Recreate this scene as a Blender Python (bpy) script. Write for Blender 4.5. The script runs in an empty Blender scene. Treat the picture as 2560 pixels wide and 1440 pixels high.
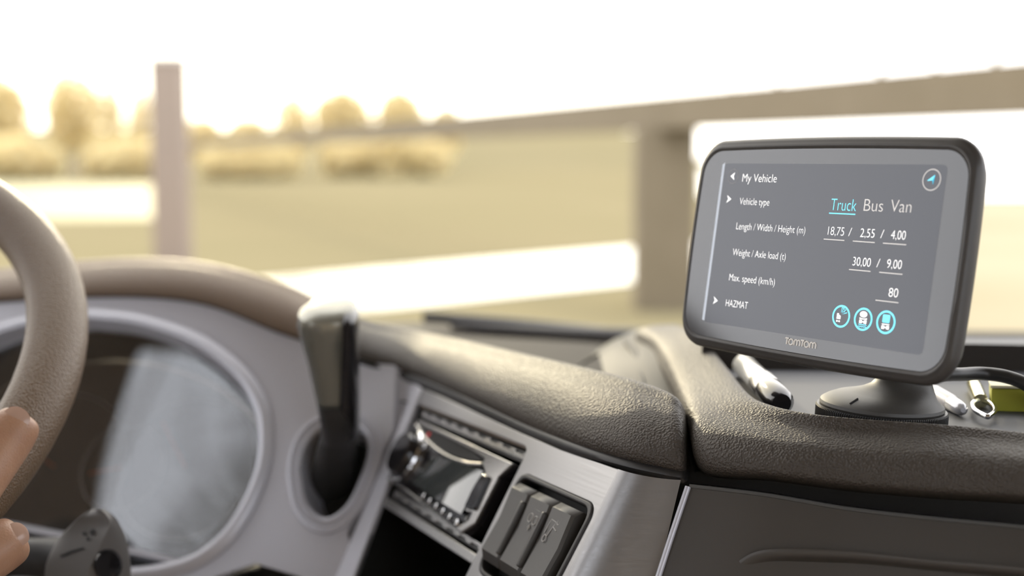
import bpy, bmesh, math, random
from mathutils import Vector, Matrix
random.seed(7)
C = bpy.context.scene.collection
# ------------------------------------------------------------------ camera
F = 3200.0                       # focal length in pixels of the 2560 px wide frame
PITCH = math.radians(6.0)
CAM = Vector((0.0, 0.0, 1.08))
cd = bpy.data.cameras.new('camera'); cam = bpy.data.objects.new('camera', cd); C.objects.link(cam)
cd.sensor_width = 36.0; cd.lens = 36.0*F/2560.0; cd.clip_start = 0.02; cd.clip_end = 800
cam.location = CAM; cam.rotation_euler = (math.pi/2 - PITCH, 0, 0)
cd.dof.use_dof = True; cd.dof.focus_distance = 0.574; cd.dof.aperture_fstop = 4.5
sc = bpy.context.scene; sc.camera = cam
# ------------------------------------------------------------------ light
SUN_AZ, SUN_EL = math.radians(-13), math.radians(15)
SUN = Vector((math.sin(SUN_AZ)*math.cos(SUN_EL), math.cos(SUN_AZ)*math.cos(SUN_EL), math.sin(SUN_EL)))
sl = bpy.data.lights.new('sun', 'SUN'); sun = bpy.data.objects.new('sun', sl); C.objects.link(sun)
sun.location = (-20, 90, 30)
sun.rotation_euler = SUN.to_track_quat('Z', 'Y').to_euler()
sl.energy = 2.2; sl.angle = math.radians(2.5); sl.color = (1.0, 0.86, 0.58)
w = bpy.data.worlds.new('hazy_sky'); sc.world = w; w.use_nodes = True
nt = w.node_tree; nt.nodes.clear()
def N(t, kind, **kw):
    n = t.nodes.new(kind)
    for k, v in kw.items(): setattr(n, k, v)
    return n
out = N(nt, 'ShaderNodeOutputWorld'); bg = N(nt, 'ShaderNodeBackground'); tc = N(nt, 'ShaderNodeTexCoord')
dot = N(nt, 'ShaderNodeVectorMath', operation='DOT_PRODUCT'); dot.inputs[1].default_value = SUN
ramp = N(nt, 'ShaderNodeValToRGB')
mr = N(nt, 'ShaderNodeMapRange'); mr.inputs['From Min'].default_value = -1.0; mr.inputs['From Max'].default_value = 1.0
nt.links.new(tc.outputs['Generated'], dot.inputs[0]); nt.links.new(dot.outputs['Value'], mr.inputs['Value'])
nt.links.new(mr.outputs['Result'], ramp.inputs['Fac'])
cr = ramp.color_ramp
cr.elements[0].position = 0.0; cr.elements[0].color = (0.78, 0.82, 0.89, 1)
cr.elements[1].position = 1.0; cr.elements[1].color = (1.0, 0.92, 0.72, 1)
for pos, col in ((0.45, (0.76, 0.79, 0.85, 1)), (0.75, (0.80, 0.80, 0.82, 1)), (0.93, (0.95, 0.92, 0.88, 1))):
    e = cr.elements.new(pos); e.color = col
bg.inputs['Strength'].default_value = 4.4
nt.links.new(ramp.outputs['Color'], bg.inputs['Color']); nt.links.new(bg.outputs['Background'], out.inputs['Surface'])
sc.view_settings.view_transform = 'Standard'; sc.view_settings.look = 'None'
sc.view_settings.exposure = 0.0; sc.view_settings.gamma = 1.0; sc.view_settings.use_curve_mapping = False

# ------------------------------------------------------------------ helpers
cp, sp = math.cos(PITCH), math.sin(PITCH)
AX = Vector((1, 0, 0)); AF = Vector((0, cp, -sp)); AU = Vector((0, sp, cp))   # right, forward, up of the view
def V3(x, u, d): return CAM + AX*x + AU*u + AF*d
def P(x, y, d): return V3((x-1280)/F*d, -(y-720)/F*d, d)          # a point of the photo at a measured distance
def dirv(x, u, d): return AX*x + AU*u + AF*d
def on_z(x, y, z):                                                # a point of the photo on a level surface
    r = P(x, y, 1.0) - CAM; return CAM + r*((z-CAM.z)/r.z)
def on_plane(x, y, p0, n):
    r = P(x, y, 1.0) - CAM; return CAM + r*((p0-CAM).dot(n)/r.dot(n))

def mat(name, color, rough=0.5, metal=0.0, spec=0.5, **kw):
    m = bpy.data.materials.new(name); m.use_nodes = True
    b = m.node_tree.nodes['Principled BSDF']
    b.inputs['Base Color'].default_value = (*color, 1); b.inputs['Roughness'].default_value = rough
    b.inputs['Metallic'].default_value = metal; b.inputs['Specular IOR Level'].default_value = spec
    for k, v in kw.items(): b.inputs[k].default_value = v
    return m
def noise_color(m, c1, c2, scale, detail=4.0, stretch=(1, 1, 1)):
    t = m.node_tree; b = t.nodes['Principled BSDF']
    co = N(t, 'ShaderNodeTexCoord'); mp = N(t, 'ShaderNodeMapping'); mp.inputs['Scale'].default_value = stretch
    no = N(t, 'ShaderNodeTexNoise'); no.inputs['Scale'].default_value = scale; no.inputs['Detail'].default_value = detail
    mx = N(t, 'ShaderNodeMix', data_type='RGBA'); mx.inputs['A'].default_value = (*c1, 1); mx.inputs['B'].default_value = (*c2, 1)
    t.links.new(co.outputs['Object'], mp.inputs['Vector']); t.links.new(mp.outputs['Vector'], no.inputs['Vector'])
    t.links.new(no.outputs['Fac'], mx.inputs['Factor']); t.links.new(mx.outputs['Result'], b.inputs['Base Color'])
    return no
def bump(m, scale, strength, dist, kind='noise', stretch=(1, 1, 1), rough_mod=None):
    t = m.node_tree; b = t.nodes['Principled BSDF']
    co = N(t, 'ShaderNodeTexCoord'); mp = N(t, 'ShaderNodeMapping'); mp.inputs['Scale'].default_value = stretch
    t.links.new(co.outputs['Object'], mp.inputs['Vector'])
    bm = N(t, 'ShaderNodeBump'); bm.inputs['Strength'].default_value = strength; bm.inputs['Distance'].default_value = dist
    if kind == 'leather':
        no = N(t, 'ShaderNodeTexNoise'); no.inputs['Scale'].default_value = scale*0.45; no.inputs['Detail'].default_value = 2
        mx = N(t, 'ShaderNodeMix', data_type='VECTOR'); mx.inputs['Factor'].default_value = 0.0005
        t.links.new(mp.outputs['Vector'], no.inputs['Vector'])
        t.links.new(mp.outputs['Vector'], mx.inputs[4]); t.links.new(no.outputs['Color'], mx.inputs[5])
        vo = N(t, 'ShaderNodeTexVoronoi', feature='SMOOTH_F1'); vo.inputs['Scale'].default_value = scale; vo.inputs['Smoothness'].default_value = 0.55
        t.links.new(mx.outputs[1], vo.inputs['Vector'])
        mr = N(t, 'ShaderNodeMapRange', interpolation_type='SMOOTHSTEP')
        mr.inputs['From Max'].default_value = 0.75; mr.inputs['To Min'].default_value = 1.0; mr.inputs['To Max'].default_value = 0.0
        t.links.new(vo.outputs['Distance'], mr.inputs['Value']); t.links.new(mr.outputs['Result'], bm.inputs['Height'])
    else:
        no = N(t, 'ShaderNodeTexNoise'); no.inputs['Scale'].default_value = scale; no.inputs['Detail'].default_value = 3
        t.links.new(mp.outputs['Vector'], no.inputs['Vector']); t.links.new(no.outputs['Fac'], bm.inputs['Height'])
        if rough_mod:
            mr = N(t, 'ShaderNodeMapRange'); mr.inputs['To Min'].default_value = rough_mod[0]; mr.inputs['To Max'].default_value = rough_mod[1]
            t.links.new(no.outputs['Fac'], mr.inputs['Value']); t.links.new(mr.outputs['Result'], b.inputs['Roughness'])
    t.links.new(bm.outputs['Normal'], b.inputs['Normal'])
    return m
def emit(name, color, strength):
    m = mat(name, color, 0.6); b = m.node_tree.nodes['Principled BSDF']
    b.inputs['Emission Color'].default_value = (*color, 1); b.inputs['Emission Strength'].default_value = strength
    return m
def schlick(t, f0):
    lw = N(t, 'ShaderNodeLayerWeight'); lw.inputs['Blend'].default_value = 0.5
    pw = N(t, 'ShaderNodeMath', operation='POWER'); pw.inputs[1].default_value = 5.0
    ma = N(t, 'ShaderNodeMath', operation='MULTIPLY_ADD'); ma.inputs[1].default_value = 1-f0; ma.inputs[2].default_value = f0
    t.links.new(lw.outputs['Facing'], pw.inputs[0]); t.links.new(pw.outputs[0], ma.inputs[0]); return ma.outputs[0]
def clear_glass(name, tint=(1, 1, 1), refl=0.06):
    m = bpy.data.materials.new(name); m.use_nodes = True; t = m.node_tree; t.nodes.clear()
    o = N(t, 'ShaderNodeOutputMaterial'); tr = N(t, 'ShaderNodeBsdfTransparent'); tr.inputs['Color'].default_value = (*tint, 1)
    gl = N(t, 'ShaderNodeBsdfGlossy'); gl.inputs['Roughness'].default_value = 0.0
    fr = schlick(t, refl*0.5)
    mx = N(t, 'ShaderNodeMixShader')
    t.links.new(fr, mx.inputs['Fac']); t.links.new(tr.outputs['BSDF'], mx.inputs[1]); t.links.new(gl.outputs['BSDF'], mx.inputs[2])
    t.links.new(mx.outputs['Shader'], o.inputs['Surface'])
    return m

def tag(o, label=None, cat=None, group=None, kind=None):
    if label: o['label'] = label
    if cat: o['category'] = cat
    if group: o['group'] = group
    if kind: o['kind'] = kind
    return o
def thing(name, label, cat, loc, group=None):
    o = bpy.data.objects.new(name, None); C.objects.link(o); o.location = loc; o.empty_display_size = 0.02
    return tag(o, label, cat, group)
def world_loc(o):
    return world_loc(o.parent) + Vector(o.location) if o.parent and o.parent.type == 'EMPTY' else Vector(o.location)
def link(o, parent):
    C.objects.link(o)
    if parent is not None:
        o.parent = parent
        root = parent
        while root.parent: root = root.parent
        if parent.type == 'EMPTY': o.matrix_parent_inverse = Matrix.Translation(-Vector(parent.location))
        else: o.matrix_parent_inverse = world_of(parent).inverted()
    return o
WORLD = {}
def world_of(o): return WORLD.get(o.name, Matrix.Identity(4))
def obj(name, verts, faces, m, parent=None, smooth=True, matrix=None, mats=None, fmat=None):
    me = bpy.data.meshes.new(name); me.from_pydata([tuple(v) for v in verts], [], faces); me.validate(); 
    return finish(name, me, m, parent, smooth, matrix, mats, fmat)
def finish(name, me, m, parent=None, smooth=True, matrix=None, mats=None, fmat=None, angle=None):
    for x in (mats or [m]): me.materials.append(x)
    if fmat:
        for p, k in zip(me.polygons, fmat): p.material_index = k
    bm = bmesh.new(); bm.from_mesh(me); bmesh.ops.recalc_face_normals(bm, faces=bm.faces); bm.to_mesh(me); bm.free()
    for p in me.polygons: p.use_smooth = bool(smooth)
    if smooth: me.set_sharp_from_angle(angle=math.radians(angle or 38))
    o = bpy.data.objects.new(name, me)
    if matrix is not None: o.matrix_basis = matrix
    link(o, parent)
    WORLD[o.name] = matrix.copy() if matrix is not None else Matrix.Identity(4)
    return o
def from_bm(name, bm, m, parent=None, smooth=True, matrix=None, angle=None):
    me = bpy.data.meshes.new(name); bm.to_mesh(me); bm.free()
    return finish(name, me, m, parent, smooth, matrix, angle=angle)

def crom(pts, n):
    """n points along a smooth curve through pts, evenly in parameter"""
    k = len(pts)
    if k == 2: return [pts[0].lerp(pts[1], i/(n-1)) for i in range(n)]
    res = []
    for i in range(n):
        t = i/(n-1)*(k-1); j = min(int(t), k-2); f = t-j
        p1, p2 = pts[j], pts[j+1]
        p0 = pts[j-1] if j > 0 else p1*2-p2
        p3 = pts[j+2] if j+2 < k else p2*2-p1
        res.append(0.5*((2*p1) + (p2-p0)*f + (2*p0-5*p1+4*p2-p3)*f*f + (3*p1-p0-3*p2+p3)*f*f*f))
    return res
def grid(rows, closed=False):
    nr, nc = len(rows), len(rows[0]); vs = [v for r in rows for v in r]; fs = []
    for i in range(nr-1):
        for j in range(nc if closed else nc-1):
            a, b = i*nc+j, i*nc+(j+1) % nc
            fs.append((a, b, b+nc, a+nc))
    return vs, fs
def loft(name, rows, nu, nv, m, parent=None, matrix=None):
    """smooth sheet through rows of points: rows[i][j]"""
    fine = [crom(r, nu) for r in rows]
    cols = [crom([r[j] for r in fine], nv) for j in range(nu)]
    vs, fs = grid(cols)
    return obj(name, vs, fs, m, parent, True, matrix)
def tube_geo(pts, rad, n=16, cap=True, smooth_n=None):
    if smooth_n:
        if not isinstance(rad, (int, float)):
            rr = crom([Vector((r, 0, 0)) for r in rad], smooth_n); rad = [max(1e-4, r.x) for r in rr]
        pts = crom(pts, smooth_n)
    k = len(pts); rows = []; up = Vector((0.13, 0.2, 1)).normalized(); prev = None
    for i, p in enumerate(pts):
        t = (pts[min(i+1, k-1)] - pts[max(i-1, 0)]).normalized()
        if prev is None:
            a = up - t*up.dot(t)
            if a.length < 0.1: a = AX - t*AX.dot(t)
        else: a = prev - t*prev.dot(t)
        a.normalize(); prev = a; b = t.cross(a)
        r = rad if isinstance(rad, (int, float)) else rad[i]
        rows.append([p + (a*math.cos(2*math.pi*j/n) + b*math.sin(2*math.pi*j/n))*r for j in range(n)])
    vs, fs = grid(rows, True)
    if cap: fs += [tuple(range(n))[::-1], tuple(range((k-1)*n, k*n))]
    return vs, fs
def tube(name, pts, rad, m, parent=None, n=16, smooth_n=None, matrix=None):
    vs, fs = tube_geo(pts, rad, n, True, smooth_n); return obj(name, vs, fs, m, parent, True, matrix)
def rings(name, ring_list, m, parent=None, matrix=None, cap0=True, cap1=True, angle=None):
    vs, fs = grid(ring_list, True); n = len(ring_list[0]); k = len(ring_list)
    if cap0: fs.append(tuple(range(n))[::-1])
    if cap1: fs.append(tuple(range((k-1)*n, k*n)))
    me = bpy.data.meshes.new(name); me.from_pydata([tuple(v) for v in vs], [], fs)
    return finish(name, me, m, parent, True, matrix, angle=angle)
def boxgeo(c, s, bev=0.0, seg=3):
    bm = bmesh.new(); bmesh.ops.create_cube(bm, size=1.0)
    for v in bm.verts: v.co = Vector((v.co.x*s[0]+c[0], v.co.y*s[1]+c[1], v.co.z*s[2]+c[2]))
    if bev: bmesh.ops.bevel(bm, geom=bm.edges[:], offset=bev, segments=seg, profile=0.6, affect='EDGES')
    return bm
def box(name, c, s, m, parent=None, matrix=None, bev=0.0, seg=3):
    return from_bm(name, boxgeo(c, s, bev, seg), m, parent, True, matrix)
def rrect(x0, x1, y0, y1, R, n=8, bulge=0.0):
    pts = []
    for cx, cy, a0 in ((x1-R, y1-R, 0), (x0+R, y1-R, 90), (x0+R, y0+R, 180), (x1-R, y0+R, 270)):
        for i in range(n+1):
            a = math.radians(a0+90*i/n); pts.append((cx+R*math.cos(a), cy+R*math.sin(a)))
    if bulge:
        mx, my, hx, hy = (x0+x1)/2, (y0+y1)/2, (x1-x0)/2, (y1-y0)/2
        dense = []
        for i in range(len(pts)):
            a, b = pts[i], pts[(i+1) % len(pts)]
            L = math.hypot(b[0]-a[0], b[1]-a[1]); k = 10 if L > R else 1
            for j in range(k): dense.append((a[0]+(b[0]-a[0])*j/k, a[1]+(b[1]-a[1])*j/k))
        pts = []
        for x, y in dense:
            u, v = (x-mx)/hx, (y-my)/hy
            pts.append((x + bulge*u*(1-v*v), y + bulge*v*(1-u*u)))
    return pts
def fillet(poly, R, n=6):
    """round the corners of a 2D polygon; R a number or one per corner"""
    res = []; k = len(poly)
    for i in range(k):
        p = Vector(poly[i]); a = Vector(poly[i-1])-p; b = Vector(poly[(i+1) % k])-p
        r = R if isinstance(R, (int, float)) else R[i]
        if r <= 0: res.append(tuple(p)); continue
        la, lb = a.length, b.length; r = min(r, la*0.49, lb*0.49)
        p0, p2 = p+a/la*r, p+b/lb*r
        for j in range(n+1):
            t = j/n; q = p0*(1-t)**2 + p*2*t*(1-t) + p2*t*t; res.append((q.x, q.y))
    return res
def curve_mesh(splines, extrude=0.0, bevel=0.0, res=2, zoff=0.0):
    cu = bpy.data.curves.new('tmp', 'CURVE'); cu.dimensions = '2D'; cu.fill_mode = 'BOTH'
    cu.extrude = extrude; cu.bevel_depth = bevel; cu.bevel_resolution = res
    if bevel: cu.offset = -bevel
    for pts in splines:
        s = cu.splines.new('POLY'); s.points.add(len(pts)-1); s.use_cyclic_u = True
        for q, (x, y) in zip(s.points, pts): q.co = (x, y, 0, 1)
    o = bpy.data.objects.new('tmp', cu); C.objects.link(o)
    bpy.context.view_layer.update()
    me = bpy.data.meshes.new_from_object(o.evaluated_get(bpy.context.evaluated_depsgraph_get()))
    bpy.data.objects.remove(o); bpy.data.curves.remove(cu)
    for v in me.vertices: v.co.z += zoff
    me.materials.clear()
    return me
def plate(name, outer, holes, z0, z1, m, parent=None, matrix=None, bevel=0.0):
    """flat plate with holes between local heights z0 and z1"""
    h = (z1-z0)/2
    me = curve_mesh([outer]+list(holes), max(h-bevel, 1e-6), bevel, 2, (z0+z1)/2)
    me.name = name
    return finish(name, me, m, parent, True, matrix, angle=32)
def frame(o, x, y):
    """local frame: origin, x right, y up, z towards the viewer"""
    x = x.normalized(); y = (y - x*y.dot(x)).normalized(); z = x.cross(y)
    M = Matrix((x, y, z)).transposed().to_4x4(); M.translation = o
    return M
mm = 0.001

# ------------------------------------------------------------------ materials
M = {}
M['leather'] = bump(mat('grained_charcoal_leather', (0.056, 0.046, 0.037), 0.54, 0, 0.32), 880, 0.65, 0.0008, 'leather')
M['brow'] = bump(mat('glare_warmed_leather', (0.15, 0.10, 0.062), 0.50, 0, 0.35), 880, 0.6, 0.0008, 'leather')  # pad leather again, with the warm glare on the left put into its colour
M['wheel_leather'] = bump(mat('wheel_leather', (0.125, 0.080, 0.045), 0.44, 0, 0.4), 1000, 0.6, 0.0006, 'leather')  # browned so the colour carries the warm glare over the wheel
M['silver'] = mat('silver_paint', (0.485, 0.485, 0.525), 0.40, 0.3)
M['brushed'] = bump(mat('brushed_aluminium', (0.27, 0.265, 0.265), 0.36, 0.85), 900, 0.25, 0.0001, 'noise', (0.02, 1, 1), (0.28, 0.46))
M['dark'] = bump(mat('dark_plastic', (0.020, 0.018, 0.017), 0.5), 1500, 0.2, 0.0002)
M['black'] = mat('black_void', (0.008, 0.0075, 0.007), 0.7)
M['gloss'] = mat('gloss_black', (0.012, 0.011, 0.012), 0.12)
M['dtop'] = bump(mat('dash_top_rubber', (0.028, 0.024, 0.021), 0.75, 0, 0.15), 1500, 0.2, 0.0002)
M['grey'] = bump(mat('soft_grey_plastic', (0.085, 0.083, 0.078), 0.68, 0, 0.3), 1800, 0.15, 0.0002)
M['shelf'] = bump(mat('shelf_mat', (0.070, 0.074, 0.086), 0.6), 1200, 0.15, 0.0002)
M['panel'] = bump(mat('panel_taupe', (0.052, 0.045, 0.038), 0.45), 2200, 0.12, 0.0002)
M['chrome'] = mat('chrome', (0.75, 0.75, 0.76), 0.12, 1.0)
M['satin'] = mat('satin_grey_metal', (0.42, 0.41, 0.40), 0.25, 0.9)
M['rocker'] = bump(mat('rocker_plastic', (0.052, 0.048, 0.044), 0.45), 2500, 0.12, 0.0002)
M['mark'] = mat('pale_marking', (0.42, 0.41, 0.39), 0.6)
M['rubber'] = mat('black_rubber', (0.016, 0.015, 0.014), 0.45)
M['mount'] = bump(mat('mount_plastic', (0.045, 0.042, 0.038), 0.5), 2600, 0.25, 0.0002)
M['body'] = bump(mat('device_plastic', (0.050, 0.046, 0.043), 0.42), 2600, 0.08, 0.0001)
M['trim'] = mat('cab_trim', (0.40, 0.345, 0.30), 0.8)
M['glass'] = clear_glass('clear_glass')

# ------------------------------------------------------------------ cab shell (setting)
def struct(name, bm_or_obj, m=None):
    o = bm_or_obj if isinstance(bm_or_obj, bpy.types.Object) else from_bm(name, bm_or_obj, m)
    o['kind'] = 'structure'; return o
LX, RX, BY, WY, ROOF = -1.0, 1.45, -0.75, 1.22, 1.80
struct('floor', boxgeo(((LX+RX)/2, 0.25, -0.02), (RX-LX, 2.0, 0.04)), M['trim'])
struct('ceiling', boxgeo(((LX+RX)/2, 0.15, ROOF+0.02), (RX-LX, 1.8, 0.04)), M['trim'])
MB_ = Matrix(((1, 0, 0, 0), (0, 0, -1, BY-0.02), (0, 1, 0, 0), (0, 0, 0, 1)))
FILL_WIN = fillet([(0.22, 1.0), (1.30, 1.0), (1.25, 1.66), (0.22, 1.66)], 0.07)  # unseen rear opening, added to bring fill light onto the instrument panel
struct('wall_back', plate('wall_back', [(LX, 0), (RX, 0), (RX, ROOF), (LX, ROOF)], [FILL_WIN], -0.02, 0.02, M['trim'], None, MB_))
struct('window_6', plate('window_6', FILL_WIN, [], -0.003, 0.003, M['glass'], None, MB_))
def side_wall(name, x, wins):
    Mx = Matrix(((0, 0, 1, x), (1, 0, 0, 0), (0, 1, 0, 0), (0, 0, 0, 1)))
    o = plate(name, [(BY, 0), (WY+0.10, 0), (WY+0.10, 0.92), (WY-0.17, ROOF), (BY, ROOF)], wins, -0.02, 0.02, M['trim'], None, Mx)
    return struct(name, o)
WINS = [fillet([(-0.55, 0.92), (0.30, 0.92), (0.268, 1.39), (0.29, 1.43), (0.297, 1.48), (0.310, 1.545), (0.125, 1.685), (-0.1, 1.71), (-0.55, 1.71)], 0.02), fillet([(0.54, 0.90), (1.12, 0.90), (0.98, 1.50), (0.54, 1.50)], 0.05)]
side_wall('wall_left', LX, WINS); side_wall('wall_right', RX, WINS)
struct('wall_front', boxgeo(((LX+RX)/2, WY+0.06, 0.44), (RX-LX, 0.04, 0.88)), M['trim'])
gl = obj('window_1', [(LX, WY, 0.90), (RX, WY, 0.90), (RX, WY-0.18, ROOF), (LX, WY-0.18, ROOF)], [(0, 1, 2, 3)], M['glass'], None, False)
struct('window_1', gl)
for k, x, WINL in ((2, LX, WINS[0]), (3, LX, WINS[1]), (4, RX, WINS[0]), (5, RX, WINS[1])):
    Mx = Matrix(((0, 0, 1, x), (1, 0, 0, 0), (0, 1, 0, 0), (0, 0, 0, 1)))
    struct('window_%d' % k, plate('window_%d' % k, WINL, [], -0.003, 0.003, M['glass'], None, Mx))

# ------------------------------------------------------------------ dashboard
dash = thing('dashboard', 'wraparound truck dashboard with leather padding and silver fascia panels', 'dashboard', (0.0, 0.75, 0.55))
# ---- fascia plane: frame measured from the one-DIN radio opening (182 mm wide)
FTR = P(1325, 1115, 0.675); FTL = P(1043, 1004, 0.84); FBR = P(1194, 1375, 0.667)
FA = frame(FTR, FTR-FTL, FTR-FBR)
FN = Vector(FA.col[2][:3])
def fa(s, t, z=0.0): return FA @ Vector((s*mm, t*mm, z*mm))
def sc_pts(pts): return [(x*mm, y*mm) for x, y in pts]
S0 = 73.0
hole_radio = fillet([(-180, -1), (-0.5, -1), (0, -135), (-131, -135)], [3, 7, 6, 6])
hole_sw = fillet([(4, -13.5), (92, -13.5), (88, -68), (13, -71)], [9, 9, 10, 9])
hole_sw = fillet([(5, -14), (71.9, -14), (71.9, -70), (9, -70)], [9, 0.0, 0.0, 9])
# flat part: left of the bend, right edge follows the switch opening
flat_out = [(-194, 9.7), (-148, 8.6), (-78, 6.7), (-18, 4.8), (33, 4), (95, 5), (95, -170), (-152, -170)]
hole_sw = fillet([(5, -14), (91, -14), (88, -70), (9, -70)], [9, 9, 9, 9])
plate('fascia_panel', sc_pts(flat_out), [sc_pts(hole_radio), sc_pts(hole_sw)], -2.5*mm, 0, M['brushed'], dash, FA, 0.5*mm)
# bent end: rolls round from the flat part to the corner seam
rows = []
for i in range(9):
    f = i/8; t = 5-175*f
    E = P(1702-62*f*1.25, 1200+(1440-1200)*1.35*f, 0.577-0.012*f)
    p0 = fa(93.6, t, 0.06); p1 = fa(93.6+12, t, 0.06); p2 = E - dirv(0.9, 0, -0.25)*0.012
    row = []
    for j in range(13):
        a = j/12; row.append(p0*(1-a)**3 + p1*3*a*(1-a)**2 + p2*3*a*a*(1-a) + E*a**3)
    row.append(E + dirv(0.15, 0, 1)*0.02)
    rows.append(row)
vs, fs = grid(rows); obj('fascia_end', vs, fs, M['brushed'], dash)
# raised left border strip of the fascia
strip = [(-194.5, 11), (-181, 8.5), (-179, -2), (-131, -136), (-131, -172), (-154, -172)]
plate('fascia_border', sc_pts(strip), [], -3*mm, 1.2*mm, M['silver'], dash, FA, 1.0*mm)
# dark storage pocket and radio shaft behind the opening
def shaft(name, poly, depth, m, z=-2.5):
    a = [Vector((x*mm, y*mm, z*mm)) for x, y in poly]; b = [Vector((x*mm, y*mm, (z-depth)*mm)) for x, y in poly]
    vs, fs = grid([a, b], True); n = len(a); fs.append(tuple(range(n, 2*n)))
    return obj(name, vs, fs, m, dash, True, FA)
shaft('storage_pocket', [(-178, -68), (-1, -68), (-1, -134), (-140, -134)], 110, M['black'])
shaft('radio_shaft', [(-179, -2), (-1, -2), (-1, -66), (-160, -66)], 110, M['black'])
plate('pocket_divider', sc_pts(fillet([(-155, -62.5), (-0.5, -62.5), (-0.5, -68.5), (-153, -68.5)], 1.5)), [], -6*mm, -1*mm, M['satin'], dash, FA, 1*mm)

# ---- instrument panel plane, facing the driver
IP0 = P(1043, 965, 0.856); IPd = (P(840, 1440, 0.808) - IP0).normalized()
IPl = dirv(-0.965, 0, 0.215).normalized()
IA = frame(IP0, -IPl, -IPd)
IN = Vector(IA.col[2][:3])
def ia(x, y):
    q = IA.inverted() @ on_plane(x, y, IP0, IN); return (q.x, q.y)
oval = [(229, 801), (347, 815), (486, 863), (590, 940), (639, 1016), (653, 1086), (646, 1169), (611, 1259), (555, 1340), (470, 1398),
        (330, 1425), (150, 1425), (0, 1385), (-130, 1290), (-190, 1170), (-200, 1080), (-160, 960), (-70, 870), (80, 815)]
o2 = [ia(*q) for q in oval]
o2 = [(p.x, p.y) for p in crom([Vector((a, b, 0)) for a, b in (o2 + o2[:1])], 97)][:-1]
boot_px = [(753, 1178), (765, 1120), (800, 1078), (850, 1062), (900, 1075), (922, 1120), (905, 1190), (868, 1265), (815, 1297), (770, 1260)]
b2 = [ia(*q) for q in boot_px]
b2 = [(p.x, p.y) for p in crom([Vector((a, b, 0)) for a, b in (b2 + b2[:1])], 49)][:-1]
pl_out = [ia(*q) for q in ((990, 915), (900, 880), (800, 845), (700, 805), (600, 770), (500, 742), (350, 722), (200, 722), (-300, 745), (-420, 1000), (-420, 1520), (300, 1520), (640, 1408), (794, 1455), (900, 1490), (868, 1330), (935, 1190), (985, 1070))]
plate('instrument_panel', pl_out, [o2, b2], -0.003, 0.0, M['silver'], dash, IA)
# fillet between the instrument panel and the fascia border
rows = []
for (xa, ya), (xb, yb), sa in (((985, 895), (1046, 962), -194), ((972, 1070), (1003, 1063), -188.5), ((930, 1195), (951, 1180), -182.5), ((862, 1330), (892, 1310), -177.5), ((790, 1470), (842, 1440), -166)):
    a = IA @ Vector((*ia(xa, ya), 0.0)); c = P(xb, yb, 0.79 + 0.06*(1440-yb)/475.0*1.0 + 0.017)
    c = on_plane(xb, yb, FTR, FN)
    mid = (a+c)/2 - IN*0.006
    rows.append([a, mid, c, c - FN*0.006])
loft('panel_fillet', rows, 16, 24, M['silver'], dash)
# lower dark panel under the silver
rows = [[P(x, y, d) for x, y, d in r] for r in (
    ((-500, 1500, 0.95), (300, 1490, 0.93), (640, 1408, 0.885), (794, 1440, 0.83), (900, 1500, 0.80)),
    ((-500, 1560, 0.90), (300, 1560, 0.88), (640, 1500, 0.85), (794, 1520, 0.80), (900, 1580, 0.78)),
    ((-500, 2300, 0.85), (300, 2300, 0.83), (640, 2300, 0.80), (794, 2300, 0.77), (900, 2300, 0.75)))]
loft('lower_panel', rows, 30, 12, M['dark'], dash)

# ---- driver pad: leather brow from the cluster hood to the corner seam
cols = [  # x, bottom y, bottom distance, top x, top y, top distance
    (-500, 800, 1.04, -500, 720, 1.09), (-150, 765, 1.02, -150, 690, 1.07), (120, 745, 1.01, 120, 660, 1.06), (350, 741, 1.00, 350, 645, 1.05),
    (520, 762, 0.99, 530, 659, 1.04), (694, 829, 0.97, 700, 706, 1.02), (800, 868, 0.945, 810, 757, 1.00), (900, 908, 0.92, 905, 797, 0.98),
    (1043, 964, 0.853, 1040, 826, 0.925), (1200, 1033, 0.745, 1190, 857, 0.835), (1320, 1088, 0.682, 1310, 884, 0.765),
    (1450, 1137, 0.622, 1440, 913, 0.70), (1560, 1170, 0.592, 1560, 943, 0.655), (1650, 1190, 0.580, 1640, 968, 0.635), (1700, 1199, 0.577, 1688, 992, 0.620), (1714, 1197, 0.584, 1708, 1018, 0.624), (1721, 1194, 0.612, 1716, 1040, 0.640)]
def plane_d(x, y): return (on_plane(x, y, IP0, IN)-CAM).dot(AF)
fix = []
for xb, yb, db, xt, yt, dt in cols:
    if xb < 1000: db = plane_d(xb, yb) - 0.004; dt = db + 0.05
    fix.append((xb, yb, db, xt, yt, dt))
cols = fix
lip = [26*min(1.0, max(0.0, (c[0]-700)/350.0)) for c in cols]
rowsP = [[] for _ in range(9)]
for k, (xb, yb, db, xt, yt, dt) in enumerate(cols):
    B, T = P(xb, yb-lip[k], db), P(xt, yt, dt)
    up = Vector((0, 0, 1)); h = (T-B).z; back = (T-B) - up*h
    e = 1.0
    prof = [B - up*0.001 + back*0.45 , B + back*0.10 - up*0.0025]
    for a in (8, 28, 48, 68, 90):
        a = math.radians(a); prof.append(B + up*h*math.sin(a) + back*(1-math.cos(a)))
    T2 = T + back.normalized()*0.05 - up*0.018
    prof += [T2, T2 + back.normalized()*0.04 - up*0.05]
    for r, p in zip(rowsP, prof): r.append(p)
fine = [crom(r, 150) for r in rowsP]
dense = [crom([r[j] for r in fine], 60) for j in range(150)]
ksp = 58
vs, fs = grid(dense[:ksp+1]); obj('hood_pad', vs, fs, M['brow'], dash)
vs, fs = grid(dense[ksp:]); obj('driver_pad', vs, fs, M['leather'], dash)
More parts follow.
